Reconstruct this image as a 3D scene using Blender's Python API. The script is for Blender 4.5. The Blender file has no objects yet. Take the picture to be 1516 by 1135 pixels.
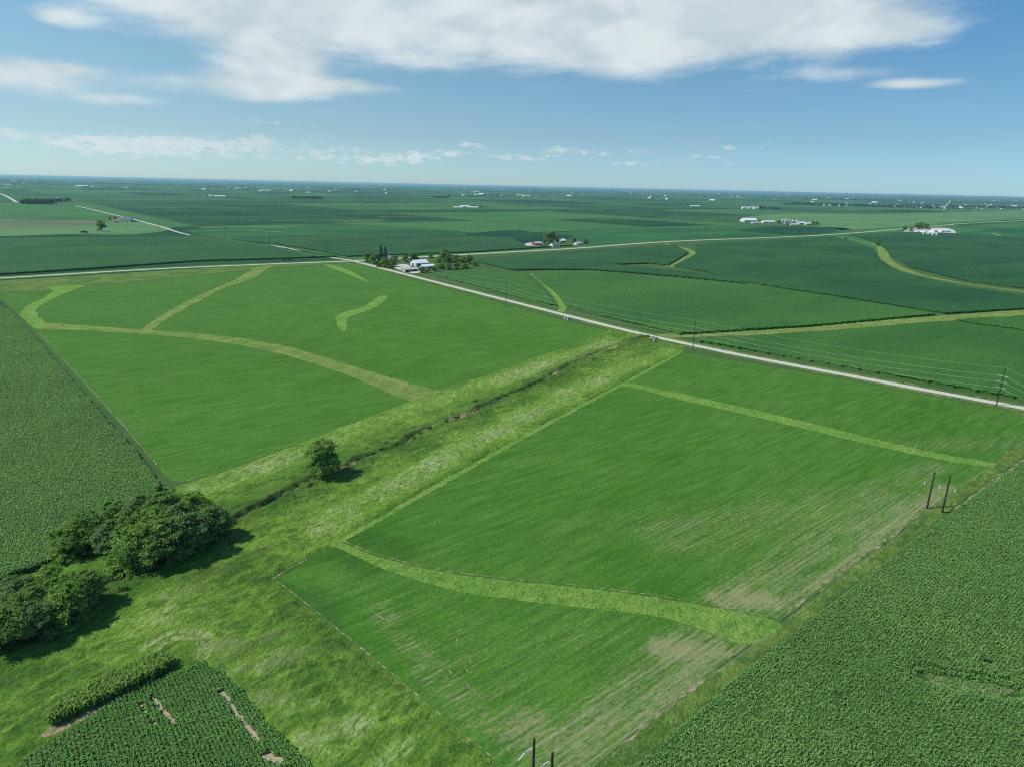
import bpy, math, random
import numpy as np
from mathutils import Vector, Matrix
from math import sin, cos, radians, pi

SC = bpy.context.scene
COL = SC.collection
rnd = random.Random(7)
NP = np.random.default_rng(11)

# ------------------------------------------------------------------ camera
F_PX, H_CAM, HOR_Y, ROLL = 970.0, 105.0, 275.5, math.atan(33 / 1516)
PITCH = math.atan((567.5 - HOR_Y) * cos(ROLL) / F_PX)
FWD = Vector((0, cos(PITCH), -sin(PITCH)))
R0 = Vector((1, 0, 0)); D0 = Vector((0, -sin(PITCH), -cos(PITCH)))
IX = R0 * cos(ROLL) - D0 * sin(ROLL)
IY = R0 * sin(ROLL) + D0 * cos(ROLL)
cam = bpy.data.cameras.new('camera')
cam.sensor_width = 36; cam.lens = 36 * F_PX / 1516
cam.clip_start = 1; cam.clip_end = 200000
camo = bpy.data.objects.new('camera', cam); COL.objects.link(camo)
m = Matrix.Identity(4)
for i in range(3):
    m[i][0] = IX[i]; m[i][1] = -IY[i]; m[i][2] = -FWD[i]
m.translation = Vector((0, 0, H_CAM))
camo.matrix_world = m
SC.camera = camo
SC.render.engine = 'CYCLES'
SC.cycles.use_denoising = False
SC.cycles.filter_width = 1.15

def ray(x, y):
    return (IX * (x - 758) + IY * (y - 567.5) + FWD * F_PX).normalized()

def P(x, y, z=0.0):
    """survey point: where the line of sight of a photo pixel meets height z"""
    d = ray(x, y)
    t = (z - H_CAM) / d.z
    return Vector((d.x * t, d.y * t, z))

def pxm(x, y):
    """metres per photo pixel across the line of sight at the ground there"""
    p = P(x, y)
    return (p - Vector((0, 0, H_CAM))).dot(FWD) / F_PX

# ------------------------------------------------------------------ light
SUN_EL, SUN_TRAVEL = radians(52), radians(12)      # shadows fall to the right and a little away
sun = bpy.data.lights.new('sun', 'SUN'); sun.energy = 4.2; sun.angle = radians(0.5)
sun.color = (1.0, 0.955, 0.88)
suno = bpy.data.objects.new('sun', sun); COL.objects.link(suno)
sd = Vector((cos(SUN_TRAVEL) * cos(SUN_EL), sin(SUN_TRAVEL) * cos(SUN_EL), -sin(SUN_EL)))
suno.rotation_euler = sd.to_track_quat('-Z', 'Y').to_euler()
suno.location = (-300, 0, 400)
SC.view_settings.view_transform = 'Standard'
SC.view_settings.look = 'None'
SC.view_settings.gamma = 1
SC.view_settings.exposure = 0.0

W = bpy.data.worlds.new('World'); SC.world = W; W.use_nodes = True
wt = W.node_tree; wt.nodes.clear()

class N:
    """small wrapper for shader node graphs"""
    def __init__(s, tree): s.t = tree
    def n(s, typ, **kw):
        nd = s.t.nodes.new(typ)
        for k, v in kw.items(): setattr(nd, k, v)
        return nd
    def put(s, sock, v):
        if isinstance(v, bpy.types.NodeSocket): s.t.links.new(v, sock)
        elif v is not None: sock.default_value = v
    def math(s, op, a, b=None, c=None, clamp=False):
        nd = s.n('ShaderNodeMath', operation=op, use_clamp=clamp)
        for i, v in enumerate((a, b, c)): s.put(nd.inputs[i], v) if v is not None else None
        return nd.outputs[0]
    def mix(s, f, a, b, mode='MIX'):
        nd = s.n('ShaderNodeMix', data_type='RGBA', blend_type=mode)
        col = lambda v: (*v, 1) if isinstance(v, tuple) and len(v) == 3 else v
        s.put(nd.inputs[0], f); s.put(nd.inputs[6], col(a)); s.put(nd.inputs[7], col(b))
        return nd.outputs[2]
    def noise(s, vec, scale, detail=3, rough=0.55, dist=0.0):
        nd = s.n('ShaderNodeTexNoise')
        if vec is not None: s.put(nd.inputs['Vector'], vec)
        nd.inputs['Scale'].default_value = scale; nd.inputs['Detail'].default_value = detail
        nd.inputs['Roughness'].default_value = rough; nd.inputs['Distortion'].default_value = dist
        return nd.outputs[0]
    def ramp(s, v, lo, hi, a=0.0, b=1.0, smooth=True):
        nd = s.n('ShaderNodeMapRange', interpolation_type='SMOOTHSTEP' if smooth else 'LINEAR')
        s.put(nd.inputs[0], v)
        for i, q in zip((1, 2, 3, 4), (lo, hi, a, b)): nd.inputs[i].default_value = q
        return nd.outputs[0]
    def mapping(s, vec, scale=(1, 1, 1), rot=0.0, loc=(0, 0, 0)):
        if rot:                                   # turn into row direction first, then stretch
            r = s.n('ShaderNodeMapping', vector_type='POINT'); s.put(r.inputs[0], vec)
            r.inputs['Rotation'].default_value = (0, 0, rot); vec = r.outputs[0]
        nd = s.n('ShaderNodeMapping', vector_type='POINT')
        s.put(nd.inputs[0], vec)
        nd.inputs['Location'].default_value = loc; nd.inputs['Scale'].default_value = scale
        return nd.outputs[0]
    def xyz(s, x, y, z=0.0):
        nd = s.n('ShaderNodeCombineXYZ')
        for i, v in enumerate((x, y, z)): s.put(nd.inputs[i], v)
        return nd.outputs[0]

# sky: Nishita sky plus procedural cloud cover laid out by compass bearing and elevation
g = N(wt)
sky = g.n('ShaderNodeTexSky', sky_type='NISHITA')
sky.sun_disc = False; sky.sun_elevation = SUN_EL
sky.sun_rotation = math.atan2(-sd.x, -sd.y)
sky.altitude = 300; sky.air_density = 1.0; sky.dust_density = 0.2; sky.ozone_density = 3.0
tc = g.n('ShaderNodeTexCoord')
sp = g.n('ShaderNodeSeparateXYZ'); wt.links.new(tc.outputs['Generated'], sp.inputs[0])
az = g.math('MULTIPLY', g.math('ARCTAN2', sp.outputs[0], sp.outputs[1]), 57.2958)
el = g.math('MULTIPLY', g.math('ARCSINE', sp.outputs[2]), 57.2958)
def azel(x, y):
    d = ray(x, y)
    return math.degrees(math.atan2(d.x, d.y)), math.degrees(math.asin(d.z))
def blobs(lst):
    tot = None
    for (x, y, rx, ry, w) in lst:
        a, e = azel(x, y)
        u = g.math('DIVIDE', g.math('SUBTRACT', az, a), rx / F_PX * 57.3 * 0.92)
        v = g.math('DIVIDE', g.math('SUBTRACT', el, e), ry / F_PX * 57.3 * 0.92)
        r2 = g.math('ADD', g.math('MULTIPLY', u, u), g.math('MULTIPLY', v, v))
        b = g.math('MULTIPLY', g.math('EXPONENT', g.math('MULTIPLY', r2, -1.0)), w)
        tot = b if tot is None else g.math('MAXIMUM', tot, b) if False else g.math('ADD', tot, b)
    return tot
q = g.xyz(g.math('MULTIPLY', az, 0.42), el)
qf = g.xyz(g.math('MULTIPLY', az, 0.16), g.math('ADD', el, g.math('MULTIPLY', az, -0.035)))
qw = g.xyz(g.math('MULTIPLY', az, 0.6), g.math('MULTIPLY', el, 1.5))
n_big = g.noise(q, 0.38, 7, 0.56, 0.2)
n_wisp = g.noise(qf, 1.1, 6, 0.52, 0.5)
n_shade = g.noise(g.xyz(g.math('MULTIPLY', az, 0.5), el), 0.30, 4, 0.5, 0.4)
n_puff = g.noise(qw, 1.7, 7, 0.66, 0.2)
bank = blobs([(200, -42, 160, 44, .9), (330, -8, 140, 52, .9), (480, 4, 190, 58, 1), (700, 16, 240, 62, 1), (900, 40, 170, 58, .95),
              (1130, 22, 190, 56, 1), (1285, 48, 110, 24, .85), (1000, -50, 380, 60, 1), (950, 92, 120, 16, .45),
              (400, 78, 52, 26, .85), (400, 106, 85, 20, .95), (405, 130, 130, 14, .95), (380, 146, 70, 9, .6), (520, 128, 50, 7, .7),
              (98, 28, 40, 11, .95), (45, 114, 120, 24, 1.0), (85, 102, 34, 6, .7),
              (1345, 125, 62, 7, 1.0), (1240, 110, 90, 10, .6), (180, 148, 44, 7, .7), (640, 92, 90, 10, .4)])
dens = g.math('ADD', bank, g.math('MULTIPLY', g.math('SUBTRACT', n_big, 0.5), 0.8))
dens = g.math('ADD', dens, g.math('MULTIPLY', g.math('SUBTRACT', n_wisp, 0.5), 0.62))
dens = g.math('ADD', dens, g.math('MULTIPLY', g.math('SUBTRACT', n_puff, 0.5), 0.30))
m1 = g.ramp(dens, 0.28, 1.20)
low = blobs([(120, 208, 110, 11, .8), (190, 220, 110, 10, .6), (330, 214, 90, 10, .75), (385, 206, 20, 9, .9), (480, 226, 110, 14, .7), (300, 232, 160, 8, .5), (620, 232, 40, 8, .85), (570, 238, 60, 7, .7), (670, 228, 26, 6, .8), (780, 236, 40, 6, .75), (890, 226, 30, 5, .7), (990, 238, 26, 4, .7), (240, 208, 60, 8, .6),
             (700, 216, 30, 6, 1.1), (735, 232, 40, 6, .8), (830, 224, 42, 11, .85), (930, 243, 40, 5, .95), (952, 224, 22, 6, .9),
             (1035, 232, 30, 4, 1.2), (1077, 219, 13, 4, 1.1), (1080, 241, 11, 4, .9), (1130, 215, 18, 6, .7), (0, 195, 24, 6, 1.0),
             (850, 193, 24, 5, .5), (380, 180, 50, 5, .5), (450, 186, 60, 4, .5)])
d2 = g.math('ADD', low, g.math('MULTIPLY', g.math('SUBTRACT', n_puff, 0.53), 3.6))
m2 = g.math('MULTIPLY', g.ramp(d2, 0.36, 1.2), g.ramp(low, 0.08, 0.45))
veil = g.math('MULTIPLY', g.math('MULTIPLY', g.ramp(el, 0.0, 5.0), g.ramp(n_wisp, 0.5, 0.9)), 0.10)
cm = g.math('MAXIMUM', g.math('MULTIPLY', m1, 0.93), g.math('MULTIPLY', m2, 0.62))
cm = g.math('MAXIMUM', cm, veil)
shade = g.math('ADD', g.math('MULTIPLY', g.ramp(n_big, 0.3, 0.7), 0.4), g.math('MULTIPLY', g.ramp(n_shade, 0.36, 0.60), 0.6))
ccol = g.mix(shade, (0.53, 0.635, 0.68), (0.77, 0.84, 0.85))
tr_ = g.n('ShaderNodeValToRGB'); cr = tr_.color_ramp
cr.elements[0].position = 0.0; cr.elements[0].color = (.54, .84, 1.27, 1)
cr.elements[1].position = 1.0; cr.elements[1].color = (.70, 1.05, 1.15, 1)
for pos, c_ in ((.25, (.60, .78, .95, 1)), (.55, (.70, .90, .96, 1))):
    e_ = cr.elements.new(pos); e_.color = c_
g.put(tr_.inputs[0], g.math('DIVIDE', el, 15.0, None, True))
tint = g.mix(1.0, sky.outputs[0], tr_.outputs[0], 'MULTIPLY')
tint = g.mix(g.math('MULTIPLY', g.ramp(az, -40, 40), g.ramp(el, 0, 12, .7, 1)), g.mix(1.0, tint, (1.44, 1.30, 1.15), 'MULTIPLY'), g.mix(1.0, tint, (.76, .93, 1.02), 'MULTIPLY'))
bg1 = g.n('ShaderNodeBackground'); wt.links.new(tint, bg1.inputs[0]); bg1.inputs[1].default_value = 0.096
bg2 = g.n('ShaderNodeBackground'); wt.links.new(ccol, bg2.inputs[0]); bg2.inputs[1].default_value = 1.0
mx = g.n('ShaderNodeMixShader'); wt.links.new(cm, mx.inputs[0])
wt.links.new(bg1.outputs[0], mx.inputs[1]); wt.links.new(bg2.outputs[0], mx.inputs[2])
wo = g.n('ShaderNodeOutputWorld'); wt.links.new(mx.outputs[0], wo.inputs[0])
SKY_BG = bg1

# ------------------------------------------------------------------ helpers
def tag(o, label=None, cat=None, group=None, kind=None):
    if label: o['label'] = label
    if cat: o['category'] = cat
    if group: o['group'] = group
    if kind: o['kind'] = kind
    return o

def thing(name, label, cat, loc, rz=0.0, group=None, scale=1.0):
    o = bpy.data.objects.new(name, None); COL.objects.link(o)
    o.empty_display_size = 0.5
    o.location = loc; o.rotation_euler = (0, 0, rz)
    o.scale = (scale,) * 3 if not isinstance(scale, tuple) else scale
    return tag(o, label, cat, group)

def obj(name, mesh, mat, parent=None):
    o = bpy.data.objects.new(name, mesh); COL.objects.link(o)
    if mat is not None and not mesh.materials: mesh.materials.append(mat)
    if parent is not None: o.parent = parent
    return o

def copy_tree(o, parent=None):
    c = o.copy(); COL.objects.link(c)
    if parent is not None: c.parent = parent
    for ch in list(o.children): copy_tree(ch, c)
    return c

def np_mesh(name, verts, quads, smooth=False, tris=None):
    me = bpy.data.meshes.new(name)
    verts = np.asarray(verts, np.float32); quads = np.asarray(quads, np.int32)
    nv, nf = len(verts), len(quads)
    k = quads.shape[1]
    me.vertices.add(nv); me.vertices.foreach_set('co', verts.ravel())
    me.loops.add(nf * k); me.loops.foreach_set('vertex_index', quads.ravel())
    me.polygons.add(nf); me.polygons.foreach_set('loop_start', np.arange(nf, dtype=np.int32) * k)
    try: me.polygons.foreach_set('loop_total', np.full(nf, k, np.int32))
    except Exception: pass
    me.update(calc_edges=True)
    if smooth: me.polygons.foreach_set('use_smooth', np.ones(nf, bool))
    return me

def attr(me, name, vals):
    a = me.attributes.new(name, 'FLOAT', 'POINT')
    a.data.foreach_set('value', np.asarray(vals, np.float32))

class MB:
    """collects faces for ONE mesh"""
    def __init__(s): s.v = []; s.f = []
    def add(s, vs, fs):
        o = len(s.v); s.v += [tuple(v) for v in vs]; s.f += [tuple(i + o for i in f) for f in fs]
    def box(s, c, d, rz=0.0):
        x, y, z = d[0] / 2, d[1] / 2, d[2] / 2
        cs, sn = cos(rz), sin(rz)
        vs = [(c[0] + a * x * cs - b * y * sn, c[1] + a * x * sn + b * y * cs, c[2] + e * z)
              for e in (-1, 1) for a, b in ((-1, -1), (1, -1), (1, 1), (-1, 1))]
        s.add(vs, [(3, 2, 1, 0), (4, 5, 6, 7), (0, 1, 5, 4), (1, 2, 6, 5), (2, 3, 7, 6), (3, 0, 4, 7)])
    def tube(s, pts, radii, n=8, cap=True):
        pts = [Vector(p) for p in pts]; rings = []
        up = Vector((0.31, 0.17, 0.93))
        for i, p in enumerate(pts):
            t = (pts[min(i + 1, len(pts) - 1)] - pts[max(i - 1, 0)]).normalized()
            a = t.cross(up if abs(t.dot(up)) < 0.95 else Vector((1, 0, 0))).normalized(); b = t.cross(a)
            r = radii[i] if isinstance(radii, (list, tuple)) else radii
            rings.append([p + a * (r * cos(2 * pi * k / n)) + b * (r * sin(2 * pi * k / n)) for k in range(n)])
        vs = [v for r in rings for v in r]; fs = []
        for i in range(len(pts) - 1):
            for k in range(n):
                a0 = i * n + k; a1 = i * n + (k + 1) % n
                fs.append((a0, a1, a1 + n, a0 + n))
        if cap:
            fs.append(tuple(range(n - 1, -1, -1))); fs.append(tuple((len(pts) - 1) * n + k for k in range(n)))
        s.add(vs, fs)
    def lathe(s, prof, n=16, c=(0, 0, 0)):
        vs = []; fs = []
        for (r, z) in prof:
            for k in range(n):
                a = 2 * pi * k / n
                vs.append((c[0] + r * cos(a), c[1] + r * sin(a), c[2] + z))
        for i in range(len(prof) - 1):
            for k in range(n):
                a0 = i * n + k; a1 = i * n + (k + 1) % n
                fs.append((a0, a1, a1 + n, a0 + n))
        s.add(vs, fs)
    def mesh(s, name):
        me = bpy.data.meshes.new(name); me.from_pydata(s.v, [], s.f); me.update(); return me
    def build(s, name, mat, parent=None): return obj(name, s.mesh(name), mat, parent)

# value noise on numpy arrays
_H = np.random.default_rng(5).random((256, 256))
def vnoise(x, y):
    xi = np.floor(x).astype(int); yi = np.floor(y).astype(int)
    fx = x - xi; fy = y - yi
    fx = fx * fx * (3 - 2 * fx); fy = fy * fy * (3 - 2 * fy)
    a = _H[xi % 256, yi % 256]; b = _H[(xi + 1) % 256, yi % 256]
    c = _H[xi % 256, (yi + 1) % 256]; d = _H[(xi + 1) % 256, (yi + 1) % 256]
    return (a * (1 - fx) + b * fx) * (1 - fy) + (c * (1 - fx) + d * fx) * fy
def fbm(x, y, o=4, gain=0.5):
    s = 0; a = 1; t = 0
    for i in range(o):
        s = s + a * vnoise(x * 2 ** i + 17 * i, y * 2 ** i + 31 * i); t += a; a *= gain
    return s / t

def inside(px, py, poly):
    r = np.zeros(px.shape, bool); n = len(poly)
    for i in range(n):
        x0, y0 = poly[i][0], poly[i][1]; x1, y1 = poly[(i + 1) % n][0], poly[(i + 1) % n][1]
        if y0 == y1: continue
        c = ((y0 > py) != (y1 > py)) & (px < (x1 - x0) * (py - y0) / (y1 - y0) + x0)
        r ^= c
    return r
def pdist(px, py, line, closed=False):
    best = np.full(px.shape, 1e9); n = len(line)
    for i in range(n if closed else n - 1):
        a = line[i]; b = line[(i + 1) % n]
        dx, dy = b[0] - a[0], b[1] - a[1]; L = dx * dx + dy * dy + 1e-9
        t = np.clip(((px - a[0]) * dx + (py - a[1]) * dy) / L, 0, 1)
        best = np.minimum(best, np.hypot(px - a[0] - t * dx, py - a[1] - t * dy))
    return best
def smooth(a, b, x):
    t = np.clip((x - a) / (b - a), 0, 1); return t * t * (3 - 2 * t)

def PP(lst, z=0.0): return [P(x, y, z) for x, y in lst]
def curve(pts, n=8):
    """Catmull-Rom through points"""
    pts = [Vector(p) for p in pts]; out = []
    for i in range(len(pts) - 1):
        p0 = pts[max(i - 1, 0)]; p1 = pts[i]; p2 = pts[i + 1]; p3 = pts[min(i + 2, len(pts) - 1)]
        for k in range(n):
            t = k / n
            out.append(0.5 * ((2 * p1) + (p2 - p0) * t + (2 * p0 - 5 * p1 + 4 * p2 - p3) * t * t + (3 * p1 - p0 - 3 * p2 + p3) * t ** 3))
    out.append(pts[-1]); return out

ROWA = radians(39.5)     # the survey grid: rows, parcel sides and section roads
ROWB = radians(129.5)

# ------------------------------------------------------------------ materials
def material(name, fn, rough=0.85, spec=0.2):
    mt = bpy.data.materials.new(name); mt.use_nodes = True
    t = mt.node_tree; k = N(t); b = t.nodes['Principled BSDF']
    b.inputs['Roughness'].default_value = rough
    b.inputs['Specular IOR Level'].default_value = spec
    fn(k, b); return mt
def co(k): return k.n('ShaderNodeTexCoord').outputs['Object']
def bump(k, b, h, strength, dist):
    n = k.n('ShaderNodeBump'); n.inputs['Strength'].default_value = strength; n.inputs['Distance'].default_value = dist
    k.put(n.inputs['Height'], h); k.put(b.inputs['Normal'], n.outputs[0])
def at(k, name): return k.n('ShaderNodeAttribute', attribute_name=name).outputs['Fac']
def plain(name, c, var=0.12, scale=1.5, rough=0.7, spec=0.3, metal=0.0):
    def fn(k, b):
        n = k.noise(co(k), scale, 4)
        d = tuple(x * (1 - var) for x in c); e = tuple(min(1, x * (1 + var)) for x in c)
        k.put(b.inputs['Base Color'], k.mix(n, d, e)); b.inputs['Metallic'].default_value = metal
    return material(name, fn, rough, spec)

def soil_mix(k, v, rowa):
    n = k.noise(k.mapping(v, (0.05, 1, 1), -rowa), 1.6, 4, 0.6)
    return n
def soy(name, c1, c2, c3, rowa, soil=(0.33, 0.315, 0.165)):
    def fn(k, b):
        v = co(k)
        big = k.noise(v, 0.012, 4, 0.6)
        med = k.noise(k.mapping(v, (0.4, 1, 1), -rowa), 0.06, 4, 0.65, .3)
        rv = k.mapping(v, (0.035, 1, 1), -rowa)
        streak = k.noise(rv, 0.30, 4, 0.62)
        fine = k.noise(k.mapping(v, (0.55, 1, 1), -rowa), 1.7, 4, 0.75)
        bare = at(k, 'bare')
        c = k.mix(k.ramp(big, 0.3, 0.7), c1, c2)
        c = k.mix(k.ramp(k.math('ADD', k.math('MULTIPLY', streak, .5), k.math('MULTIPLY', med, .5)), 0.38, 0.68, 0, 0.8), c, c3)
        c = k.mix(k.ramp(bare, 0.0, 0.17, 0.75, 0.0), c, (0.036, 0.112, 0.016))        # lush headlands
        c = k.mix(k.ramp(fine, 0.3, 0.72, 0, 1), k.mix(1, c, (0.66, 0.70, 0.66), 'MULTIPLY'), k.mix(1, c, (1.28, 1.22, 1.28), 'MULTIPLY'))
        rown = k.noise(k.mapping(v, (0.13, 1, 1), -rowa), 0.42, 4, 0.7)
        c = k.mix(k.ramp(rown, 0.34, 0.66), k.mix(1, c, (0.78, 0.84, 0.80), 'MULTIPLY'), k.mix(1, c, (1.22, 1.14, 1.22), 'MULTIPLY'))
        s1 = k.noise(k.mapping(v, (0.07, 1, 1), -rowa), 0.7, 5, 0.72)
        s2 = k.noise(k.mapping(v, (0.3, 1, 1), -rowa), 1.5, 5, 0.8)
        wv = k.n('ShaderNodeTexWave', wave_type='BANDS', bands_direction='Y'); k.put(wv.inputs['Vector'], k.mapping(v, (1, 1, 1), -rowa))
        wv.inputs['Scale'].default_value = 2 * math.pi / 20 / 1.52; wv.inputs['Distortion'].default_value = .6; wv.inputs['Detail'].default_value = 2
        rows = wv.outputs['Fac']
        mk = k.math('ADD', k.math('MULTIPLY', bare, 0.60), k.math('ADD', k.math('MULTIPLY', s1, 0.60), k.math('MULTIPLY', s2, 0.80)))
        mk = k.math('ADD', mk, k.math('MULTIPLY', k.math('SUBTRACT', rows, .5), .07))
        f = k.math('MULTIPLY', k.ramp(mk, 0.99, 1.30), k.ramp(bare, 0.12, 0.45))
        c = k.mix(k.math('MULTIPLY', f, 0.74), c, k.mix(fine, tuple(x * 0.7 for x in soil), tuple(x * 1.2 for x in soil)))
        k.put(b.inputs['Base Color'], c)
        bump(k, b, k.math('ADD', fine, k.math('MULTIPLY', streak, 0.5)), 0.7, 0.4)
    return material(name, fn, 0.85, 0.08)

def corn(name, c1, c2, c3, rowa, bumpd=1.2):
    def fn(k, b):
        v = co(k)
        big = k.noise(k.mapping(v, (.5, 1, 1), -rowa), 0.010, 5, 0.62, .5)
        streak = k.noise(k.mapping(v, (0.05, 1, 1), -rowa), 0.22, 3, 0.6)
        fine = k.noise(v, 0.7, 5, 0.8)
        c = k.mix(k.ramp(big, 0.3, 0.7), c1, c2)
        c = k.mix(k.ramp(streak, 0.4, 0.8, 0, 0.5), c, c3)
        c = k.mix(k.ramp(fine, 0.32, 0.68), k.mix(1, c, (0.6, 0.62, 0.65), 'MULTIPLY'), k.mix(1, c, (1.25, 1.2, 1.25), 'MULTIPLY'))
        k.put(b.inputs['Base Color'], c)
        bump(k, b, fine, 0.7, bumpd)
    return material(name, fn, 0.7, 0.2)

def grass(name, c1, c2, c3, scale=1.0, streaks=True, rowa=ROWA, dryc=(0.24, 0.26, 0.07), spots=0.5, swirl=0.5):
    def fn(k, b):
        v = co(k)
        big = k.noise(v, 0.035 * scale, 4, 0.6, 0.6)
        mid = k.noise(k.mapping(v, (0.40 if streaks else 1, 1, 1), -rowa), 0.22 * scale, 6, 0.68, swirl * 1.6)
        tus = k.noise(k.mapping(v, (0.5, 1, 1), -rowa - .5), 0.55 * scale, 5, 0.72, swirl * 2)
        fine = k.noise(v, 1.5 * scale, 4, 0.75)
        c = k.mix(k.ramp(big, 0.38, 0.62), c1, c2)
        c = k.mix(k.ramp(mid, 0.45, 0.66, 0, 0.9), c, c3)
        dry = at(k, 'dry')
        dm = k.math('ADD', k.math('MULTIPLY', dry, 0.5), k.math('ADD', k.math('MULTIPLY', tus, 0.9), k.math('MULTIPLY', big, 0.5)))
        c = k.mix(k.math('MULTIPLY', k.ramp(dry, 0.05, 0.6), .7), c, k.mix(big, c2, tuple(x * 1.25 for x in c2)))
        c = k.mix(k.math('MULTIPLY', k.ramp(dm, 0.92, 1.25, 0, .9), k.ramp(dry, 0.0, 0.3)), c, dryc)
        rank = at(k, 'rank')
        rm = k.math('MULTIPLY', rank, k.ramp(tus, 0.35, 0.58))
        c = k.mix(rm, c, (0.040, 0.075, 0.026))
        bare = at(k, 'bare')
        bm = k.math('MULTIPLY', k.ramp(k.math('ADD', bare, k.math('MULTIPLY', k.math('SUBTRACT', tus, 0.5), 1.1)), 0.45, 0.85), k.ramp(bare, 0.02, 0.2))
        c = k.mix(bm, c, k.mix(fine, (0.24, 0.20, 0.10), (0.40, 0.36, 0.20)))
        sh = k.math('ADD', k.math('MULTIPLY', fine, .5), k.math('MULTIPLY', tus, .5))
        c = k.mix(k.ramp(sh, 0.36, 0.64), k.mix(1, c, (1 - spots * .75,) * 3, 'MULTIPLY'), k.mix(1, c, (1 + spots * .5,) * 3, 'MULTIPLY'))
        k.put(b.inputs['Base Color'], c)
        bump(k, b, k.math('ADD', fine, k.math('MULTIPLY', tus, 1.4)), 0.8, 0.6)
    return material(name, fn, 0.9, 0.06)

def leafy(name, c1, c2, trans=0.25, patch=0.0):
    def fn(k, b):
        t = k.t
        n = k.n('ShaderNodeNewGeometry')
        v = co(k)
        f = k.math('ADD', k.math('MULTIPLY', n.outputs['Random Per Island'], 0.62), k.math('MULTIPLY', k.noise(v, 0.35, 2), 0.38))
        c = k.mix(f, c1, c2)
        if patch: c = k.mix(k.ramp(k.noise(v, patch, 4, .65), .35, .65), k.mix(1, c, (.86, .90, .94), 'MULTIPLY'), k.mix(1, c, (1.06, 1.06, .98), 'MULTIPLY'))
        k.put(b.inputs['Base Color'], c)
        tr = k.n('ShaderNodeBsdfTranslucent'); k.put(tr.inputs[0], k.mix(1, c, (1.1, 1.35, 0.6), 'MULTIPLY'))
        mx = k.n('ShaderNodeMixShader'); mx.inputs[0].default_value = trans
        t.links.new(b.outputs[0], mx.inputs[1]); t.links.new(tr.outputs[0], mx.inputs[2])
        t.links.new(mx.outputs[0], t.nodes['Material Output'].inputs[0])
    return material(name, fn, 0.65, 0.10)

M = {}
M['soy'] = soy('soybean rows', (0.050, 0.158, 0.014), (0.068, 0.186, 0.020), (0.088, 0.196, 0.032), ROWA)
M['corn_r'] = corn('corn canopy', (0.036, 0.108, 0.016), (0.056, 0.145, 0.022), (0.066, 0.15, 0.03), ROWA)
M['corn_mid'] = corn('corn canopy bright', (0.030, 0.122, 0.012), (0.056, 0.170, 0.018), (0.062, 0.165, 0.024), ROWA, 0.8)
M['corn_left'] = corn('corn canopy left', (0.016, 0.086, 0.010), (0.034, 0.126, 0.016), (0.042, 0.125, 0.022), ROWA, 0.8)
M['corn_dark'] = corn('corn canopy deep', (0.013, 0.072, 0.013), (0.030, 0.116, 0.018), (0.036, 0.118, 0.022), ROWA, 0.8)
M['cornleaf'] = leafy('corn leaf', (0.046, 0.125, 0.017), (0.265, 0.475, 0.140), 0.14, .03)
M['beanleaf'] = leafy('bean leaf', (0.034, 0.115, 0.016), (0.165, 0.36, 0.085), 0.12, .06)
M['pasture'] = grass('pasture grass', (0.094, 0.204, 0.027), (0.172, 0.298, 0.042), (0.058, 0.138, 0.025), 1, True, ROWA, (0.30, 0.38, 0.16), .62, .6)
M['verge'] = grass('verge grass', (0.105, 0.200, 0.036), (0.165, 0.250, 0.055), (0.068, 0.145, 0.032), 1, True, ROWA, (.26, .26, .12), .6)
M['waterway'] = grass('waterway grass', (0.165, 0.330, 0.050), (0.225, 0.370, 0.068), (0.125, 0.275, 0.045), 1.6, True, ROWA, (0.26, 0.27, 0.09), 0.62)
M['waterway_dry'] = grass('waterway grass dry', (0.175, 0.280, 0.055), (0.255, 0.350, 0.088), (0.140, 0.215, 0.048), 1.6, True, ROWA, (0.28, 0.26, 0.10), 0.62)
def soil_fn(k, b):
    v = co(k); n = k.noise(k.mapping(v, (.5, 1, 1), -ROWA), .55, 5, .75); f = k.noise(v, 1.6, 3, .7)
    c = k.mix(f, (0.24, 0.205, 0.125), (0.37, 0.33, 0.22))
    k.put(b.inputs['Base Color'], k.mix(k.ramp(n, .45, .62), (0.085, 0.150, 0.035), c))
M['soil_bare'] = plain('dry bare soil', (0.35, 0.32, 0.20), 0.35, 1.1, .95, .05)
def track_fn(k, b):                       # worn line: soil showing only here and there between the plants
    v = co(k); n = k.noise(v, .16, 5, .7); f = k.noise(v, 1.3, 3, .7)
    k.put(b.inputs['Base Color'], k.mix(f, (0.20, 0.21, 0.09), (0.36, 0.35, 0.19)))
    k.put(b.inputs['Alpha'], k.ramp(k.math('ADD', k.math('MULTIPLY', n, .6), k.math('MULTIPLY', f, .4)), .47, .66))
M['track'] = material('worn track', track_fn, .95, .05)
M['soil'] = material('bare soil with weeds', soil_fn, .95, .05)
M['gravel'] = plain('gravel road', (0.52, 0.50, 0.44), 0.15, 0.35, 0.95, 0.1)
M['blacktop'] = plain('worn pale blacktop', (0.48, 0.47, 0.42), 0.12, 0.3, 0.9, 0.1)
M['yard'] = grass('yard grass', (0.07, 0.15, 0.03), (0.09, 0.17, 0.04), (0.055, 0.12, 0.03))
M['bark'] = plain('bark', (0.10, 0.08, 0.06), 0.4, 2.0, 0.95, 0.05)
M['pole'] = plain('tarred pole wood', (0.055, 0.040, 0.033), 0.35, 1.2, 0.9, 0.1)
M['pole_grey'] = plain('weathered pole wood', (0.20, 0.18, 0.15), 0.25, 1.2, 0.9, 0.1)
M['wire'] = plain('aluminium wire', (0.56, 0.60, 0.58), 0.05, 1, 0.5, 0.5)
M['insulator'] = plain('pale polymer insulator', (0.62, 0.68, 0.68), 0.08, 2, 0.4, 0.5)
M['steel'] = plain('galvanised steel', (0.45, 0.46, 0.46), 0.12, 1.5, 0.5, 0.5, 0.4)
M['concrete'] = plain('concrete', (0.42, 0.41, 0.38), 0.15, 0.9, 0.9, 0.1)
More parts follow.
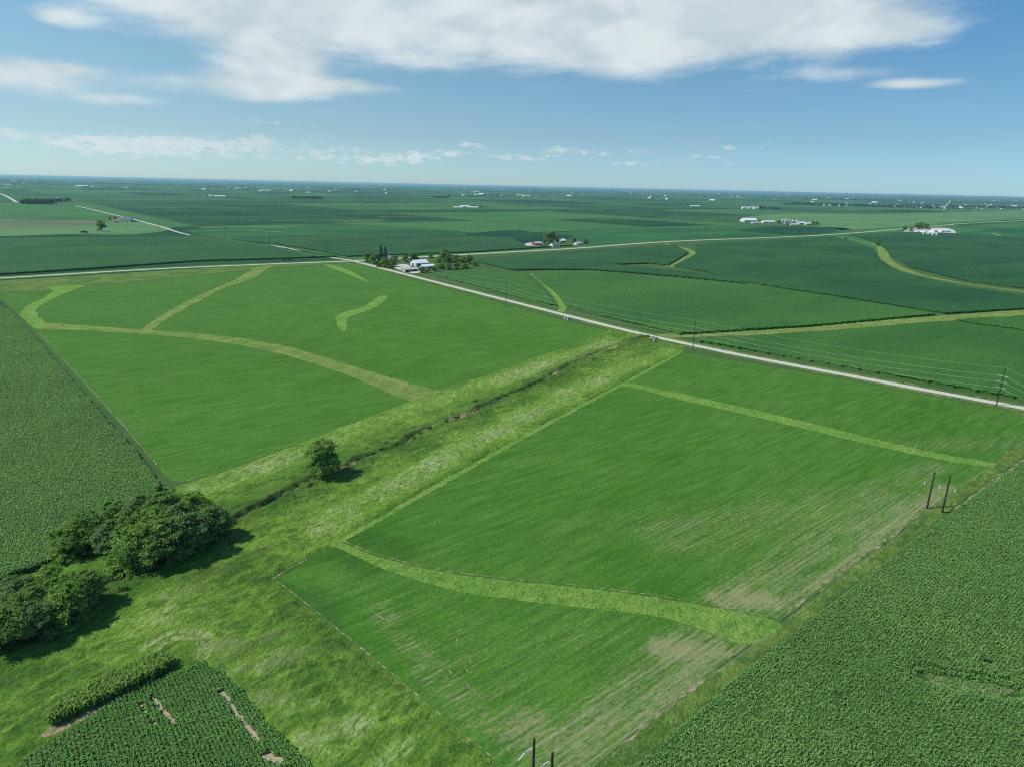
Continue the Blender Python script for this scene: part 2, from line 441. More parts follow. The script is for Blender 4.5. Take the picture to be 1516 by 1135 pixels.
M['dark'] = plain('dark opening', (0.02, 0.02, 0.022), 0.2, 1, 0.9, 0.05)
M['white_wall'] = plain('white siding', (0.74, 0.74, 0.72), 0.06, 0.8, 0.7, 0.2)
M['white_roof'] = plain('white metal roof', (0.72, 0.76, 0.78), 0.07, 0.5, 0.45, 0.4)
M['grey_roof'] = plain('grey shingle roof', (0.17, 0.18, 0.19), 0.2, 0.7, 0.9, 0.1)
M['metal_roof'] = plain('pale grey metal roof', (0.42, 0.46, 0.50), 0.08, 0.5, 0.5, 0.4)
M['red_wall'] = plain('red barn siding', (0.30, 0.055, 0.05), 0.18, 0.7, 0.85, 0.1)
M['tan_wall'] = plain('tan siding', (0.48, 0.42, 0.34), 0.08, 0.7, 0.85, 0.1)
M['pink_roof'] = plain('faded red roof', (0.40, 0.22, 0.19), 0.12, 0.7, 0.8, 0.1)
M['window'] = plain('window glass', (0.05, 0.07, 0.09), 0.2, 1, 0.1, 0.6)
M['leaf_a'] = leafy('tree leaf mid', (0.070, 0.150, 0.026), (0.310, 0.460, 0.125), 0.42)
M['leaf_b'] = leafy('tree leaf fresh', (0.080, 0.170, 0.025), (0.340, 0.510, 0.120), 0.42)
M['leaf_c'] = leafy('tree leaf grey green', (0.068, 0.140, 0.040), (0.305, 0.440, 0.170), 0.42)
M['leaf_conifer'] = leafy('conifer needles', (0.016, 0.044, 0.020), (0.048, 0.088, 0.040), 0.1)
M['leaf_weed'] = leafy('dark weed leaf', (0.020, 0.045, 0.014), (0.062, 0.105, 0.036), 0.15)
M['leaf_far'] = leafy('far foliage', (0.020, 0.044, 0.018), (0.055, 0.092, 0.034), 0.1)
M['water'] = plain('dark still water', (0.012, 0.014, 0.010), 0.3, 0.8, 0.12, 0.5)
# ------------------------------------------------------------------ ground, fields, roads
def sheet(name, pts, z, mat, kind='structure', label=None, cat=None, grid=None, attrs=None):
    """flat field sheet through ground points; grid = inner spacing so vertex attributes can vary"""
    from mathutils.geometry import delaunay_2d_cdt
    if grid is None:
        me = bpy.data.meshes.new(name)
        vs, _, fs, *_r = delaunay_2d_cdt([Vector((p[0], p[1])) for p in pts], [], [list(range(len(pts)))], 1, 1e-4)
        me.from_pydata([(v.x, v.y, z) for v in vs], [], fs); me.update()
    else:
        V = [Vector((p[0], p[1])) for p in pts]; n0 = len(V)
        xs = [p[0] for p in pts]; ys = [p[1] for p in pts]
        gx, gy = np.meshgrid(np.arange(min(xs), max(xs), grid), np.arange(min(ys), max(ys), grid))
        gx = gx.ravel() + NP.uniform(-.2, .2, gx.size) * grid; gy = gy.ravel() + NP.uniform(-.2, .2, gy.size) * grid
        ok = inside(gx, gy, pts) & (pdist(gx, gy, pts, True) > grid * 0.3)
        V += [Vector((a, b)) for a, b in zip(gx[ok], gy[ok])]
        vs, _, fs, *_r = delaunay_2d_cdt(V, [], [list(range(n0))], 1, 1e-4)
        me = bpy.data.meshes.new(name); me.from_pydata([(v.x, v.y, z) for v in vs], [], fs); me.update()
    c = np.zeros(len(me.vertices) * 3, np.float32); me.vertices.foreach_get('co', c); c = c.reshape(-1, 3)
    for k, fn in (attrs or {}).items(): attr(me, k, fn(c[:, 0], c[:, 1]))
    # all normals up
    if me.polygons and sum(p.normal.z for p in me.polygons) < 0: me.flip_normals()
    o = obj(name, me, mat); return tag(o, label, cat, None, kind)

def ribbon_mesh(name, line, widths, z, sub=1, wob=0.0, seed=0):
    """strip along a ground line; widths in metres"""
    line = [Vector((p[0], p[1], 0)) for p in line]; vs = []; qs = []
    r = random.Random(seed); n = len(line)
    for i, p in enumerate(line):
        t = (line[min(i + 1, n - 1)] - line[max(i - 1, 0)]).normalized(); s = Vector((-t.y, t.x, 0))
        w = widths[min(int(i * len(widths) / n), len(widths) - 1)] if not callable(widths) else widths(i / max(1, n - 1))
        a = p + s * (w / 2 + r.uniform(-wob, wob)); b = p - s * (w / 2 + r.uniform(-wob, wob))
        vs += [(b.x, b.y, z), (a.x, a.y, z)]
    qs = [(2 * i, 2 * i + 2, 2 * i + 3, 2 * i + 1) for i in range(n - 1)]
    me = np_mesh(name, vs, qs)
    if sum(p.normal.z for p in me.polygons) < 0: me.flip_normals()
    return me

# base ground reaching the horizon
def ground_fn(k, b):
    v = co(k)
    a = k.noise(v, 0.0012, 4, 0.6); c = k.noise(v, 0.03, 4, 0.7); d = k.noise(v, 0.8, 4, 0.7)
    q = k.mix(k.ramp(a, 0.3, 0.7), (0.046, 0.110, 0.030), (0.066, 0.138, 0.036))
    q = k.mix(k.ramp(c, 0.3, 0.75, 0, .7), q, (0.085, 0.135, 0.042))
    q = k.mix(k.ramp(d, .3, .7, 0, .6), q, k.mix(1, q, (.7, .7, .7), 'MULTIPLY'))
    k.put(b.inputs['Base Color'], q)
mg = material('ground grass', ground_fn, 0.9, 0.1)
B = 62000
me = np_mesh('ground', [(-B, -600, 0), (B, -600, 0), (B, B, 0), (-B, B, 0)], [(0, 1, 2, 3)])
tag(obj('ground', me, mg), 'wide flat green farmland running to the horizon', 'ground', None, 'structure')

# patchwork of distant sections, laid out on the survey grid
E1 = Vector((cos(ROWA), sin(ROWA), 0)); E2 = Vector((-sin(ROWA), cos(ROWA), 0))
ORG = P(525, 386)
CENTER_ANG = math.radians(90)
def far_fields():
    r = random.Random(21)
    groups = {}
    S = 805
    tones = []
    vs = []; qs = []; tv = []; uv = []
    for i in range(-46, 52):
        for j in range(-46, 52):
            o = ORG + E1 * (i * S) + E2 * (j * S)
            c = o + E1 * S / 2 + E2 * S / 2
            d = math.hypot(c.x, c.y)
            if c.y < 500 or d < 1100 or d > 36000: continue
            if abs(math.atan2(c.x, c.y)) > radians(46): continue
            cuts = [0, 1]
            if d < 12000:
                cuts = sorted({0, 1} | {round(r.uniform(.2, .8), 2) for _ in range(r.choice((0, 1, 1, 2, 3)))})
            along = r.random() < .5
            for a, b2 in zip(cuts[:-1], cuts[1:]):
                pad = 6
                u0, u1, v0, v1 = (a * S + pad / 2, b2 * S - pad / 2, pad, S - pad) if along else (pad, S - pad, a * S + pad / 2, b2 * S - pad / 2)
                t = min(1, max(0, r.choice((r.gauss(.2, .15), r.gauss(.45, .2), r.gauss(.85, .15)))))
                n = len(vs)
                for (uu, vv) in ((u0, v0), (u1, v0), (u1, v1), (u0, v1)):
                    p = o + E1 * uu + E2 * vv; vs.append((p.x, p.y, 0.02)); tv.append(t)
                qs.append((n, n + 1, n + 2, n + 3))
    me = np_mesh('far_fields', vs, qs); attr(me, 'tone', tv)
    def fn(k, b):
        v = co(k); t = at(k, 'tone')
        n1 = k.noise(v, 0.0032, 4, 0.55, 0.6); n2 = k.noise(k.mapping(v, (.3, 1, 1), -ROWA - .6), 0.012, 4, 0.65)  # light and dark bands put the shading of rolling land into crop colour
        f = k.math('ADD', k.math('MULTIPLY', t, 0.7), k.math('ADD', k.math('MULTIPLY', n1, 0.75), k.math('MULTIPLY', n2, 0.40)))
        c = k.mix(k.ramp(f, 0.45, 1.3), (0.006, 0.050, 0.018), (0.055, 0.165, 0.042))
        c = k.mix(k.ramp(k.noise(v, 0.0016, 4, .6, 1.2), 0.60, 0.72, 0, .35), c, (0.13, 0.19, 0.07))
        k.put(b.inputs['Base Color'], c)
    tag(obj('far_fields', me, material('distant crops with relief shading', fn, 0.9, 0.1)), 'patchwork of distant corn and soybean fields', 'field', None, 'structure')
far_fields()

# ---- pasture along the creek, one dense tussocky sheet with a ditch cut between low banks
CREEK = curve([P(-60, 1010), P(95, 905), P(200, 850), P(300, 800), P(345, 772), P(395, 745), P(440, 722), P(478, 704), P(520, 690), P(560, 671), P(600, 655), P(640, 634), P(700, 611), P(745, 590), P(790, 571), P(840, 545), P(890, 522), P(935, 508), P(962, 500)], 6)
for i, p in enumerate(CREEK):
    p.x += 1.1 * sin(i * .47) + .5 * sin(i * 1.1); p.y += .9 * cos(i * .61) + .5 * cos(i * 1.37)
PAST = PP([(1010, 512), (1006, 522), (920, 569), (800, 632), (650, 716), (505, 800), (402, 857), (480, 925), (600, 1022), (738, 1135), (860, 1235), (-60, 1235), (-180, 1100), (-60, 900), (0, 866), (75, 838),
           (160, 780), (240, 735), (262, 722), (350, 692), (440, 657), (600, 596), (760, 541), (905, 489), (960, 498)])
C3 = PP([(283, 986), (300, 977), (320, 986), (352, 1012), (395, 1068), (440, 1110), (490, 1160), (430, 1230), (-40, 1230), (40, 1118), (130, 1062), (200, 1020)], .5)
def pasture():
    st = 0.65
    xs = [p.x for p in PAST]; ys = [p.y for p in PAST]
    ax = np.arange(min(xs) - 2, max(xs) + 2, st); ay = np.arange(min(ys) - 2, max(ys) + 2, st)
    gx, gy = np.meshgrid(ax, ay); shp = gx.shape
    x = gx.ravel().copy(); y = gy.ravel().copy()
    ins = inside(x, y, PAST) | (pdist(x, y, PAST, True) < 2.2)
    core = inside(x, y, PAST)
    x += NP.uniform(-.25, .25, x.size); y += NP.uniform(-.25, .25, x.size)
    idx = np.full(x.size, -1)
    keep = ins
    d_ed = np.zeros(x.size); d_cr = np.full(x.size, 1e3)
    d_ed[keep] = pdist(x[keep], y[keep], PAST, True)
    d_cr[keep] = pdist(x[keep], y[keep], CREEK)
    u = x * cos(ROWA) + y * sin(ROWA); v = -x * sin(ROWA) + y * cos(ROWA)
    a = fbm(u * .10, v * .32, 4, .6); c = fbm(u * .35 + 50, v * .7, 3, .6); e = fbm(u * .015 + 9, v * .05 + 3, 3, .5)
    rank = np.clip(1 - d_cr / 13, 0, 1) * (0.35 + 1.2 * (a - .3))
    # long weedy stretch to the right of the lower left meadow
    P1 = P(360, 880); P2 = P(560, 1040)
    rank = np.maximum(rank, 0.55 * smooth(26, 4, pdist(x, y, [P(350, 850), P(420, 930), P(470, 990)])) * smooth(.45, .65, a))
    h = 0.15 + 0.9 * (a - .3) + 0.75 * (c - .4) * (0.5 + e)
    h += np.clip(rank, 0, 1) * (0.6 + 1.3 * (c - .3))
    bank = .55 * smooth(14, 3.0, d_cr); ch = smooth(1.9, .7, d_cr) * smooth(.30, .48, fbm(u * .06 + 4, v * .02 + 8, 3))
    h = (np.maximum(h, .03) + bank) * (1 - ch) + ch * (0.05 + .1 * c)
    h = .03 + np.where(core, h * smooth(0.0, 2.2, d_ed), 0)
    h = np.where(inside(x, y, C3) & (pdist(x, y, C3, True) > .35), .02, h)
    # mown meadow strips either side of the rank ditch vegetation are yellower
    dry = np.maximum(smooth(15, 3, pdist(x, y, PP([(300, 722), (400, 688), (520, 640), (620, 603), (760, 556), (900, 508)]))),
                     smooth(13, 3, pdist(x, y, PP([(480, 780), (560, 735), (700, 655), (790, 610), (860, 575), (940, 538), (990, 520)]))))
    dry = np.maximum(dry * (.45 + 1.0 * (e - .3)), 0.7 * smooth(16, 4, pdist(x, y, PP([(230, 905), (300, 890), (380, 960), (470, 1050), (560, 1120)]))) * smooth(.35, .6, a))
    trk = np.full(x.size, 1e3)
    long_ = np.full(x.size, 1e3)
    for line in (curve(PP([(0, 1050), (60, 1010), (150, 962), (210, 940), (300, 930), (380, 950)]), 6), curve(PP([(0, 1090), (60, 1045), (150, 990), (225, 950)]), 6)): long_ = np.minimum(long_, pdist(x, y, line))
    for line in (curve(PP([(225, 975), (240, 955), (270, 945), (296, 948), (300, 962), (290, 972)]), 6), curve(PP([(210, 962), (240, 943), (275, 936), (306, 940), (311, 962), (302, 975)]), 6)):
        trk = np.minimum(trk, pdist(x, y, line))
    bare = 0.60 * smooth(1.0, .3, trk)
    bare = np.maximum(bare, .75 * smooth(2.3, 1.0, d_cr) * smooth(.45, .6, fbm(u * .09, v * .05 + 3, 3)))
    bare = np.maximum(bare, .9 * smooth(2.6, .8, pdist(x, y, PP([(75, 1085), (120, 1062), (180, 1030), (215, 1012)]))))
    bare = np.maximum(bare, .3 * smooth(1.8, .4, pdist(x, y, PP([(402, 857), (440, 832), (490, 806)]))))
    dry = np.maximum(dry, .9 * smooth(1.7, .4, trk))
    dry = np.maximum(dry, .45 * smooth(1.4, .3, long_)); trk = np.minimum(trk, long_ + .4)
    h = np.maximum(.02, h - 0.30 * smooth(1.0, .2, trk))
    # quads where all four corners are in
    ids = np.arange(x.size).reshape(shp)
    k4 = keep.reshape(shp)
    full = k4[:-1, :-1] & k4[1:, :-1] & k4[:-1, 1:] & k4[1:, 1:]
    q = np.stack([ids[:-1, :-1][full], ids[:-1, 1:][full], ids[1:, 1:][full], ids[1:, :-1][full]], 1)
    used = np.unique(q); remap = np.full(x.size, -1); remap[used] = np.arange(used.size)
    me = np_mesh('pasture', np.stack([x, y, h], 1)[used], remap[q], True)
    attr(me, 'dry', np.clip(dry, 0, 1)[used]); attr(me, 'rank', np.clip(rank, 0, 1)[used]); attr(me, 'bare', np.clip(bare, 0, 1)[used])
    tag(obj('pasture', me, M['pasture']), 'rough green and yellow pasture flanking the creek', 'pasture', None, 'structure')
pasture()
me = ribbon_mesh('creek', CREEK, [1.0], 0.20)
tag(obj('creek', me, M['water']), 'narrow dark creek winding through the pasture', 'creek', None, 'structure')

# ---- soybean fields of the parcel
def bare_left(x, y):
    u = 0.20 + 0.22 * smooth(90, 15, pdist(x, y, PP([(110, 520), (180, 600), (240, 680)]))) * (fbm(x * .02, y * .02) > .42)
    return u
def bare_right(x, y):
    b = 0.27 + 0 * x
    lush = [(PP(l), w) for l, w in (([(490, 815), (600, 860), (760, 900), (900, 918), (1080, 968)], 11), ([(520, 790), (700, 835), (900, 862), (1090, 890)], 8), ([(402, 858), (560, 985), (740, 1135)], 14))]
    for l, w in lush: b = np.minimum(b, .04 + .23 * smooth(w * .3, w * 1.2, pdist(x, y, l)))
    def add(line, rad, w):
        nonlocal b
        b = np.maximum(b, w * smooth(rad, rad * .15, pdist(x, y, PP(line))))
    add([(1000, 790), (1120, 765), (1230, 745)], 38, .60); add([(760, 800), (900, 790)], 40, .42)
    add([(1090, 890), (1200, 810), (1320, 740)], 22, .66); add([(1165, 910), (1260, 835), (1345, 760), (1400, 720)], 9, .80)
    add([(1060, 885), (1150, 888)], 7, .95); add([(1270, 730), (1390, 690)], 15, .62)
    add([(1340, 660), (1480, 655)], 18, .58); add([(1440, 640), (1475, 620)], 14, .45)
    add([(830, 1135), (960, 1010), (1040, 945)], 20, .66); add([(880, 1150), (1010, 1010), (1080, 965)], 8, .80)
    add([(980, 960), (1060, 970)], 11, .9)
    add([(620, 900), (700, 960), (760, 1050)], 26, .48); add([(780, 960), (860, 930), (920, 920)], 22, .50); add([(760, 1010), (900, 930)], 14, .5)
    add([(770, 1075), (850, 1090), (900, 1060)], 12, .75); add([(560, 900), (640, 1000), (720, 1080), (780, 1120)], 10, .62)
    add([(450, 850), (475, 845)], 7, .6)
    return b
LSOY = PP([(-8, 436), (100, 429), (230, 415), (385, 399), (470, 393), (527, 390), (560, 400), (700, 438), (840, 476), (905, 491), (760, 541), (640, 582), (600, 596),
           (440, 657), (350, 691), (275, 714), (256, 713), (242, 701), (200, 650), (130, 575), (60, 500), (8, 447)])
RSOY = PP([(1012, 522), (1100, 536), (1300, 571), (1516, 613), (1600, 628), (1560, 640), (1470, 690), (1330, 788), (1155, 918), (1090, 968), (960, 1065), (845, 1165), (800, 1215),
           (740, 1135), (600, 1015), (480, 917), (404, 857), (505, 801), (650, 718), (800, 634), (920, 571)])
sheet('soybean_field', LSOY, 0.06, M['soy'], 'stuff', 'soybean field left of the creek with two grass waterways', 'field', 7.0, {'bare': bare_left})
sheet('soybean_field', RSOY, 0.06, M['soy'], 'stuff', 'soybean field right of the creek with bare streaks', 'field', 4.0, {'bare': bare_right})

def strip(line, w, name='grass_waterway', mat='waterway', z=0.12, label='', wob=.35, cat='grass', seed=1, kind='stuff'):
    L = curve(PP(line), 10)
    return tag(obj(name, ribbon_mesh(name, L, w, z, 1, wob, seed), M[mat]), label, cat, None, kind)
def poly(pts, name='grass_waterway', mat='waterway', z=0.12, label='', cat='grass', top=0.0):
    C = curve(PP(pts + pts[:1]), 12)[:-1]; J = []
    for p in C:                                  # ragged mown edge
        k = min(1.1, max(.25, (p.length) * .0016)); J.append(Vector((p.x + rnd.uniform(-k, k), p.y + rnd.uniform(-k, k), 0)))
    return sheet(name, J, z, M[mat], 'stuff', label, cat)
# waterways of the left field
poly([(60, 478), (110, 481), (205, 488), (300, 495), (370, 503), (440, 517), (510, 538), (580, 560), (640, 576), (662, 580), (650, 586), (634, 591), (612, 594), (590, 588), (560, 575), (500, 550), (440, 531), (380, 516), (300, 503), (200, 494), (110, 489), (66, 487)],
     'grass_waterway', 'waterway_dry', .12, 'long mown waterway curving from the left corner to the pasture')
poly([(40, 452), (62, 443), (78, 431), (72, 425), (125, 423), (110, 429), (92, 437), (70, 447), (55, 458), (58, 470), (70, 480), (60, 488), (46, 482), (30, 466)], 'grass_waterway', 'waterway', .16, 'bright forked grass patch at the left corner of the field')
poly([(205, 490), (250, 461), (290, 440), (340, 418), (366, 404), (380, 396), (402, 394), (392, 401), (375, 412), (330, 428), (290, 449), (250, 471), (222, 490)], 'grass_waterway', 'waterway_dry', .14, 'straight diagonal waterway rising to the upper road')
poly([(497, 468), (512, 462), (540, 453), (560, 440), (572, 438), (572, 443), (555, 456), (530, 465), (514, 472), (514, 488), (507, 491), (499, 480)], 'grass_patch', 'waterway', .12, 'hook shaped bright grass patch alone in the left field')
poly([(478, 391), (494, 393), (520, 402), (545, 417), (538, 416), (512, 405), (490, 397)], 'grass_strip', 'waterway', .12, 'thin curved grass strip below the road junction')
# waterways of the right field
poly([(915, 566), (935, 568), (1000, 581), (1100, 603), (1200, 626), (1300, 651), (1400, 673), (1470, 685), (1460, 691), (1400, 682), (1300, 661), (1200, 637), (1100, 613), (1000, 590), (940, 575), (918, 572)],
     'grass_waterway', 'waterway', .12, 'straight bright waterway across the upper right field')
poly([(486, 803), (505, 802), (560, 824), (650, 846), (740, 858), (850, 869), (960, 883), (1060, 900), (1152, 921), (1140, 940), (1102, 954), (1050, 936), (980, 914), (900, 904), (780, 890), (680, 876), (590, 850), (530, 825)],
     'grass_waterway', 'waterway', .12, 'broad bright waterway sweeping across the lower right field')
strip([(488, 808), (560, 768), (650, 717), (800, 633), (920, 569), (1008, 521)], [3.6], 'mown_strip', 'waterway', .14, 'mown bright strip between creek pasture and right soybean field', .3)
# grassy line right of the parcel, below the two pole structures
poly([(1590, 640), (1520, 650), (1475, 680), (1385, 745), (1330, 790), (1240, 855), (1158, 921), (1095, 968), (970, 1062), (860, 1155), (760, 1260), (860, 1260), (945, 1135), (1075, 1015), (1200, 915), (1300, 838), (1400, 760), (1480, 700), (1545, 655)],
     'field_border', 'verge', .10, 'rough grassy border between soybeans and the right corn field')
poly([(-40, 420), (0, 416), (130, 408), (260, 400), (400, 392.5), (520, 388.5), (470, 392), (385, 398), (230, 414), (100, 428), (-8, 435), (-40, 436)], 'road_verge', 'verge', .045, 'wide olive grass bank between upper road and left field')
# bare soil lines
def soil(line, w, label, seed, z=.155, cat='bare soil', mat='soil'):
    strip(line, [w[0] * .7], 'bare_soil', mat, z, label, w[0] * .3, cat, seed)
soil([(505, 799), (560, 821), (650, 843), (740, 855), (850, 866), (960, 880), (1060, 897), (1155, 917)], [.7], 'thin bare soil line along the top of the broad waterway', 3)
soil([(1155, 917), (1240, 851), (1330, 786), (1375, 748)], [1.6], 'pale bare soil line beside the two dark poles', 4)
soil([(404, 857), (430, 841), (455, 828)], [.6], 'short bare soil edge at the corner by the trees', 5)
soil([(1085, 968), (1030, 1015), (960, 1070), (905, 1120)], [1.3], 'pale soil line along the lower right field border', 6)
soil([(752, 1140), (700, 1098), (640, 1048), (560, 980), (480, 915), (408, 858)], [.5], 'broken pale soil line along the lower left side of the near soybeans', 7)
soil([(1408, 760), (1440, 735), (1480, 706), (1516, 680)], [2.2], 'bare ditch edge along the right corn field', 8)
soil([(233, 690), (180, 627), (120, 560), (60, 495)], [.8], 'thin soil edge between left corn and soybeans', 9)
soil([(265, 714), (300, 706), (350, 690), (440, 655)], [.6], 'soil edge along the upper pasture side', 10)
for i, ln in enumerate(([(1085, 892), (1190, 815), (1262, 765)], [(1112, 884), (1215, 806), (1300, 742)], [(1150, 890), (1262, 806), (1330, 752)], [(855, 1080), (960, 985), (1005, 946)], [(900, 1080), (1012, 985), (1062, 948)], [(1330, 712), (1375, 692), (1398, 690)])):
    soil(ln, [.7], ('left', 'second', 'right', 'lower left', 'lower right', 'short upper')[i] + ' straight wheel track in the thin beans by the grassy border', 40 + i, .15, 'track', 'track')
# tractor turning tracks in the near field
for i, ln in enumerate(([(690, 912), (680, 935), (677, 962), (685, 985), (705, 1003), (730, 1020)], [(700, 920), (696, 945), (694, 970), (702, 990), (722, 1003)],
                        [(540, 897), (580, 925), (630, 965), (680, 1005), (740, 1050), (790, 1088)], [(680, 1005), (720, 1040), (760, 1080)])):
    soil(ln, [.6], ('outer curved tractor track', 'inner curved tractor track', 'long straight tractor track', 'short straight tractor track')[i] + ' in the near soybeans', 20 + i, .15, 'track', 'track')

# ---- corn: standing crop built as a rough canopy with real height
def canopy(name, pts, H, step, mat, jit, label, z0=0.0, rowang=ROWA, kind='stuff', rows=0.0, hole=None, taper=None):
    ca, sa = cos(rowang), sin(rowang)
    U = [(p[0] * ca + p[1] * sa, -p[0] * sa + p[1] * ca) for p in pts]
    us = [p[0] for p in U]; vs_ = [p[1] for p in U]
    gu, gv = np.meshgrid(np.arange(min(us) - 2 * step, max(us) + 2 * step, step), np.arange(min(vs_) - 2 * step, max(vs_) + 2 * step, step))
    shp = gu.shape; u = gu.ravel(); v = gv.ravel()
    ins = inside(u, v, U)
    if hole is not None: ins &= ~hole(u * ca - v * sa, u * sa + v * ca)
    uu = u + NP.uniform(-.3, .3, u.size) * step; vv = v + NP.uniform(-.3, .3, u.size) * step
    h = np.where(ins, H + NP.uniform(-jit, jit * .6, u.size) + (fbm(u * .03, v * .03) - .5) * .5, z0)
    if taper is not None: h = np.where(ins, h * taper(u * ca - v * sa, u * sa + v * ca), h)
    if rows: h = np.where(ins, h - rows * (np.floor(v / step) % 2), h)
    g4 = ins.reshape(shp); nb = np.zeros(shp); su = np.zeros(shp); sv = np.zeros(shp)
    U2 = uu.reshape(shp); V2 = vv.reshape(shp)
    for a in (-1, 0, 1):                      # mean place of the standing plants next to every empty spot
        for b in (-1, 0, 1):
            w = np.roll(np.roll(g4, a, 0), b, 1); nb += w
            su += np.where(w, np.roll(np.roll(U2, a, 0), b, 1), 0); sv += np.where(w, np.roll(np.roll(V2, a, 0), b, 1), 0)
    edge = (~g4 & (nb > 0)).ravel(); n1 = np.maximum(nb.ravel(), 1)
    mu, mv = su.ravel() / n1, sv.ravel() / n1
    rim = min(.62, .55 / step) if H > 1 else .3
    ru = np.where(edge, mu + (uu - mu) * rim, uu); rv = np.where(edge, mv + (vv - mv) * rim, vv)
    wu = np.where(edge, mu + (uu - mu) * .04, uu); wv = np.where(edge, mv + (vv - mv) * .04, vv)
    hr = np.where(edge, H * NP.uniform(.62, .9, u.size), h)
    anyi = g4[:-1, :-1] | g4[1:, :-1] | g4[:-1, 1:] | g4[1:, 1:]; alli = g4[:-1, :-1] & g4[1:, :-1] & g4[:-1, 1:] & g4[1:, 1:]
    ids = np.arange(u.size).reshape(shp)
    def quads(mk, off): return np.stack([ids[:-1, :-1][mk], ids[:-1, 1:][mk], ids[1:, 1:][mk], ids[1:, :-1][mk]], 1) + off
    q = np.concatenate([quads(anyi, 0), quads(anyi & ~alli, u.size)])     # leafy top with overhanging rim, stalk wall standing back under it
    X = np.concatenate([np.stack([ru * ca - rv * sa, ru * sa + rv * ca, hr], 1), np.stack([wu * ca - wv * sa, wu * sa + wv * ca, np.where(ins, h - .15, z0)], 1)])
    used = np.unique(q); rm = np.full(len(X), -1); rm[used] = np.arange(used.size)
    me = np_mesh(name, X[used], rm[q], False)
    return tag(obj(name, me, mat), label, 'corn field', None, kind)

def leaves(name, pts, H, spacing, per, size, mat, parent=None, rowang=ROWA, droop=.5, keepfn=None, h0=.6):
    """arching crop leaves, two quads each, in rows"""
    ca, sa = cos(rowang), sin(rowang)
    U = [(p[0] * ca + p[1] * sa, -p[0] * sa + p[1] * ca) for p in pts]
    us = [p[0] for p in U]; vs_ = [p[1] for p in U]
    gu, gv = np.meshgrid(np.arange(min(us), max(us), spacing[0]), np.arange(min(vs_), max(vs_), spacing[1]))
    u = gu.ravel() + NP.uniform(-.5, .5, gu.size) * spacing[0]; v = gv.ravel() + NP.uniform(-.16, .16, gu.size) * spacing[1]
    ok = inside(u, v, U)
    x = u * ca - v * sa; y = u * sa + v * ca
    if keepfn is not None: ok &= keepfn(x, y)
    x = np.repeat(x[ok], per); y = np.repeat(y[ok], per); n = x.size
    hh = np.repeat(NP.uniform(-.25, .2, ok.sum()), per)
    th = NP.uniform(0, 2 * pi, n); L = size[0] * NP.uniform(.7, 1.25, n); wd = size[1] * NP.uniform(.7, 1.2, n)
    z = H * (h0 + (1 - h0) * NP.random(n)) + hh
    dx, dy = np.cos(th), np.sin(th); sx, sy = -dy, dx
    rise = NP.uniform(.1, .55, n) * L; fall = droop * NP.uniform(.2, 1.1, n) * L
    tw = NP.uniform(-.5, .5, n) * wd
    def pt(f, s, zz, t): return np.stack([x + dx * L * f + sx * wd * s, y + dy * L * f + sy * wd * s, zz + t * s], 1)
    V = np.stack([pt(.05, -.3, z, tw), pt(.05, .3, z, tw), pt(.5, .5, z + rise, tw), pt(.5, -.5, z + rise, tw), pt(1, .12, z + rise - fall, tw), pt(1, -.12, z + rise - fall, tw)], 1).reshape(-1, 3)
    b = np.arange(n) * 6
    q = np.concatenate([np.stack([b, b + 1, b + 2, b + 3], 1), np.stack([b + 3, b + 2, b + 4, b + 5], 1)])
    o = obj(name, np_mesh(name, V, q, True), mat, parent)
    return o

# right foreground corn
C1 = PP([(1600, 600 + 20), (1560, 655), (1516, 684), (1400, 766), (1300, 842), (1200, 918), (1075, 1018), (945, 1133), (860, 1215), (1750, 1215), (1750, 620)], 1.2)
def hole1(x, y):   # a low wet spot where the corn is thin
    return (pdist(x, y, PP([(1456, 978), (1468, 982)], 1.2)) < .9) | (pdist(x, y, PP([(1240, 1032), (1256, 1030)], 1.2)) < .7)
CL1 = PP([(1375, 1001), (1430, 1010), (1492, 1021)], 1.2)
def tap1(x, y): return .05 + .95 * smooth(.6 + 1.6 * fbm(x * .4, y * .4), 7.5, pdist(x, y, CL1))
crop = canopy('corn_field', C1, 1.9, 0.9, M['corn_r'], .5, 'dark corn field filling the lower right corner', .05, ROWA, hole=hole1, taper=tap1)
tag(leaves('corn_leaves', C1, 2.3, (.44, .76), 8, (.50, .16), M['cornleaf'], crop, ROWA, .5, lambda x, y: (~hole1(x, y)) & (y < 420) & (pdist(x, y, CL1) > 3.6)), kind='stuff')
tag(leaves('stunted_corn_leaves', PP([(1362, 996), (1400, 996), (1450, 1004), (1500, 1016), (1506, 1030), (1440, 1026), (1385, 1016)]), .75, (.5, .76), 4, (.5, .13), M['cornleaf'], crop, ROWB, .5, None, .5), kind='stuff')
tag(leaves('low_corn_leaves', PP([(1340, 985), (1400, 982), (1460, 990), (1520, 1010), (1525, 1045), (1440, 1042), (1370, 1030)]), 1.35, (.45, .76), 6, (.6, .19), M['cornleaf'], crop, ROWA, .5, lambda x, y: (pdist(x, y, CL1) > 1.6 + 1.6 * fbm(x * .4, y * .4)) & (pdist(x, y, CL1) < 4.2), .55), kind='stuff')
poly([(1366, 1000), (1400, 1002), (1440, 1010), (1480, 1016), (1500, 1024), (1480, 1030), (1430, 1022), (1385, 1014)], 'bare_patch', 'soil', .30, 'straw coloured clearing in the right corn field', 'bare soil')
poly([(1450, 972), (1466, 976), (1478, 986), (1462, 990), (1448, 982)], 'bare_patch', 'soil_bare', .08, 'small bare spot above the clearing in the right corn', 'bare soil')
poly([(1232, 1024), (1262, 1022), (1266, 1040), (1234, 1042)], 'bare_patch', 'soil_bare', .08, 'small bare spot left of the clearing in the right corn', 'bare soil')
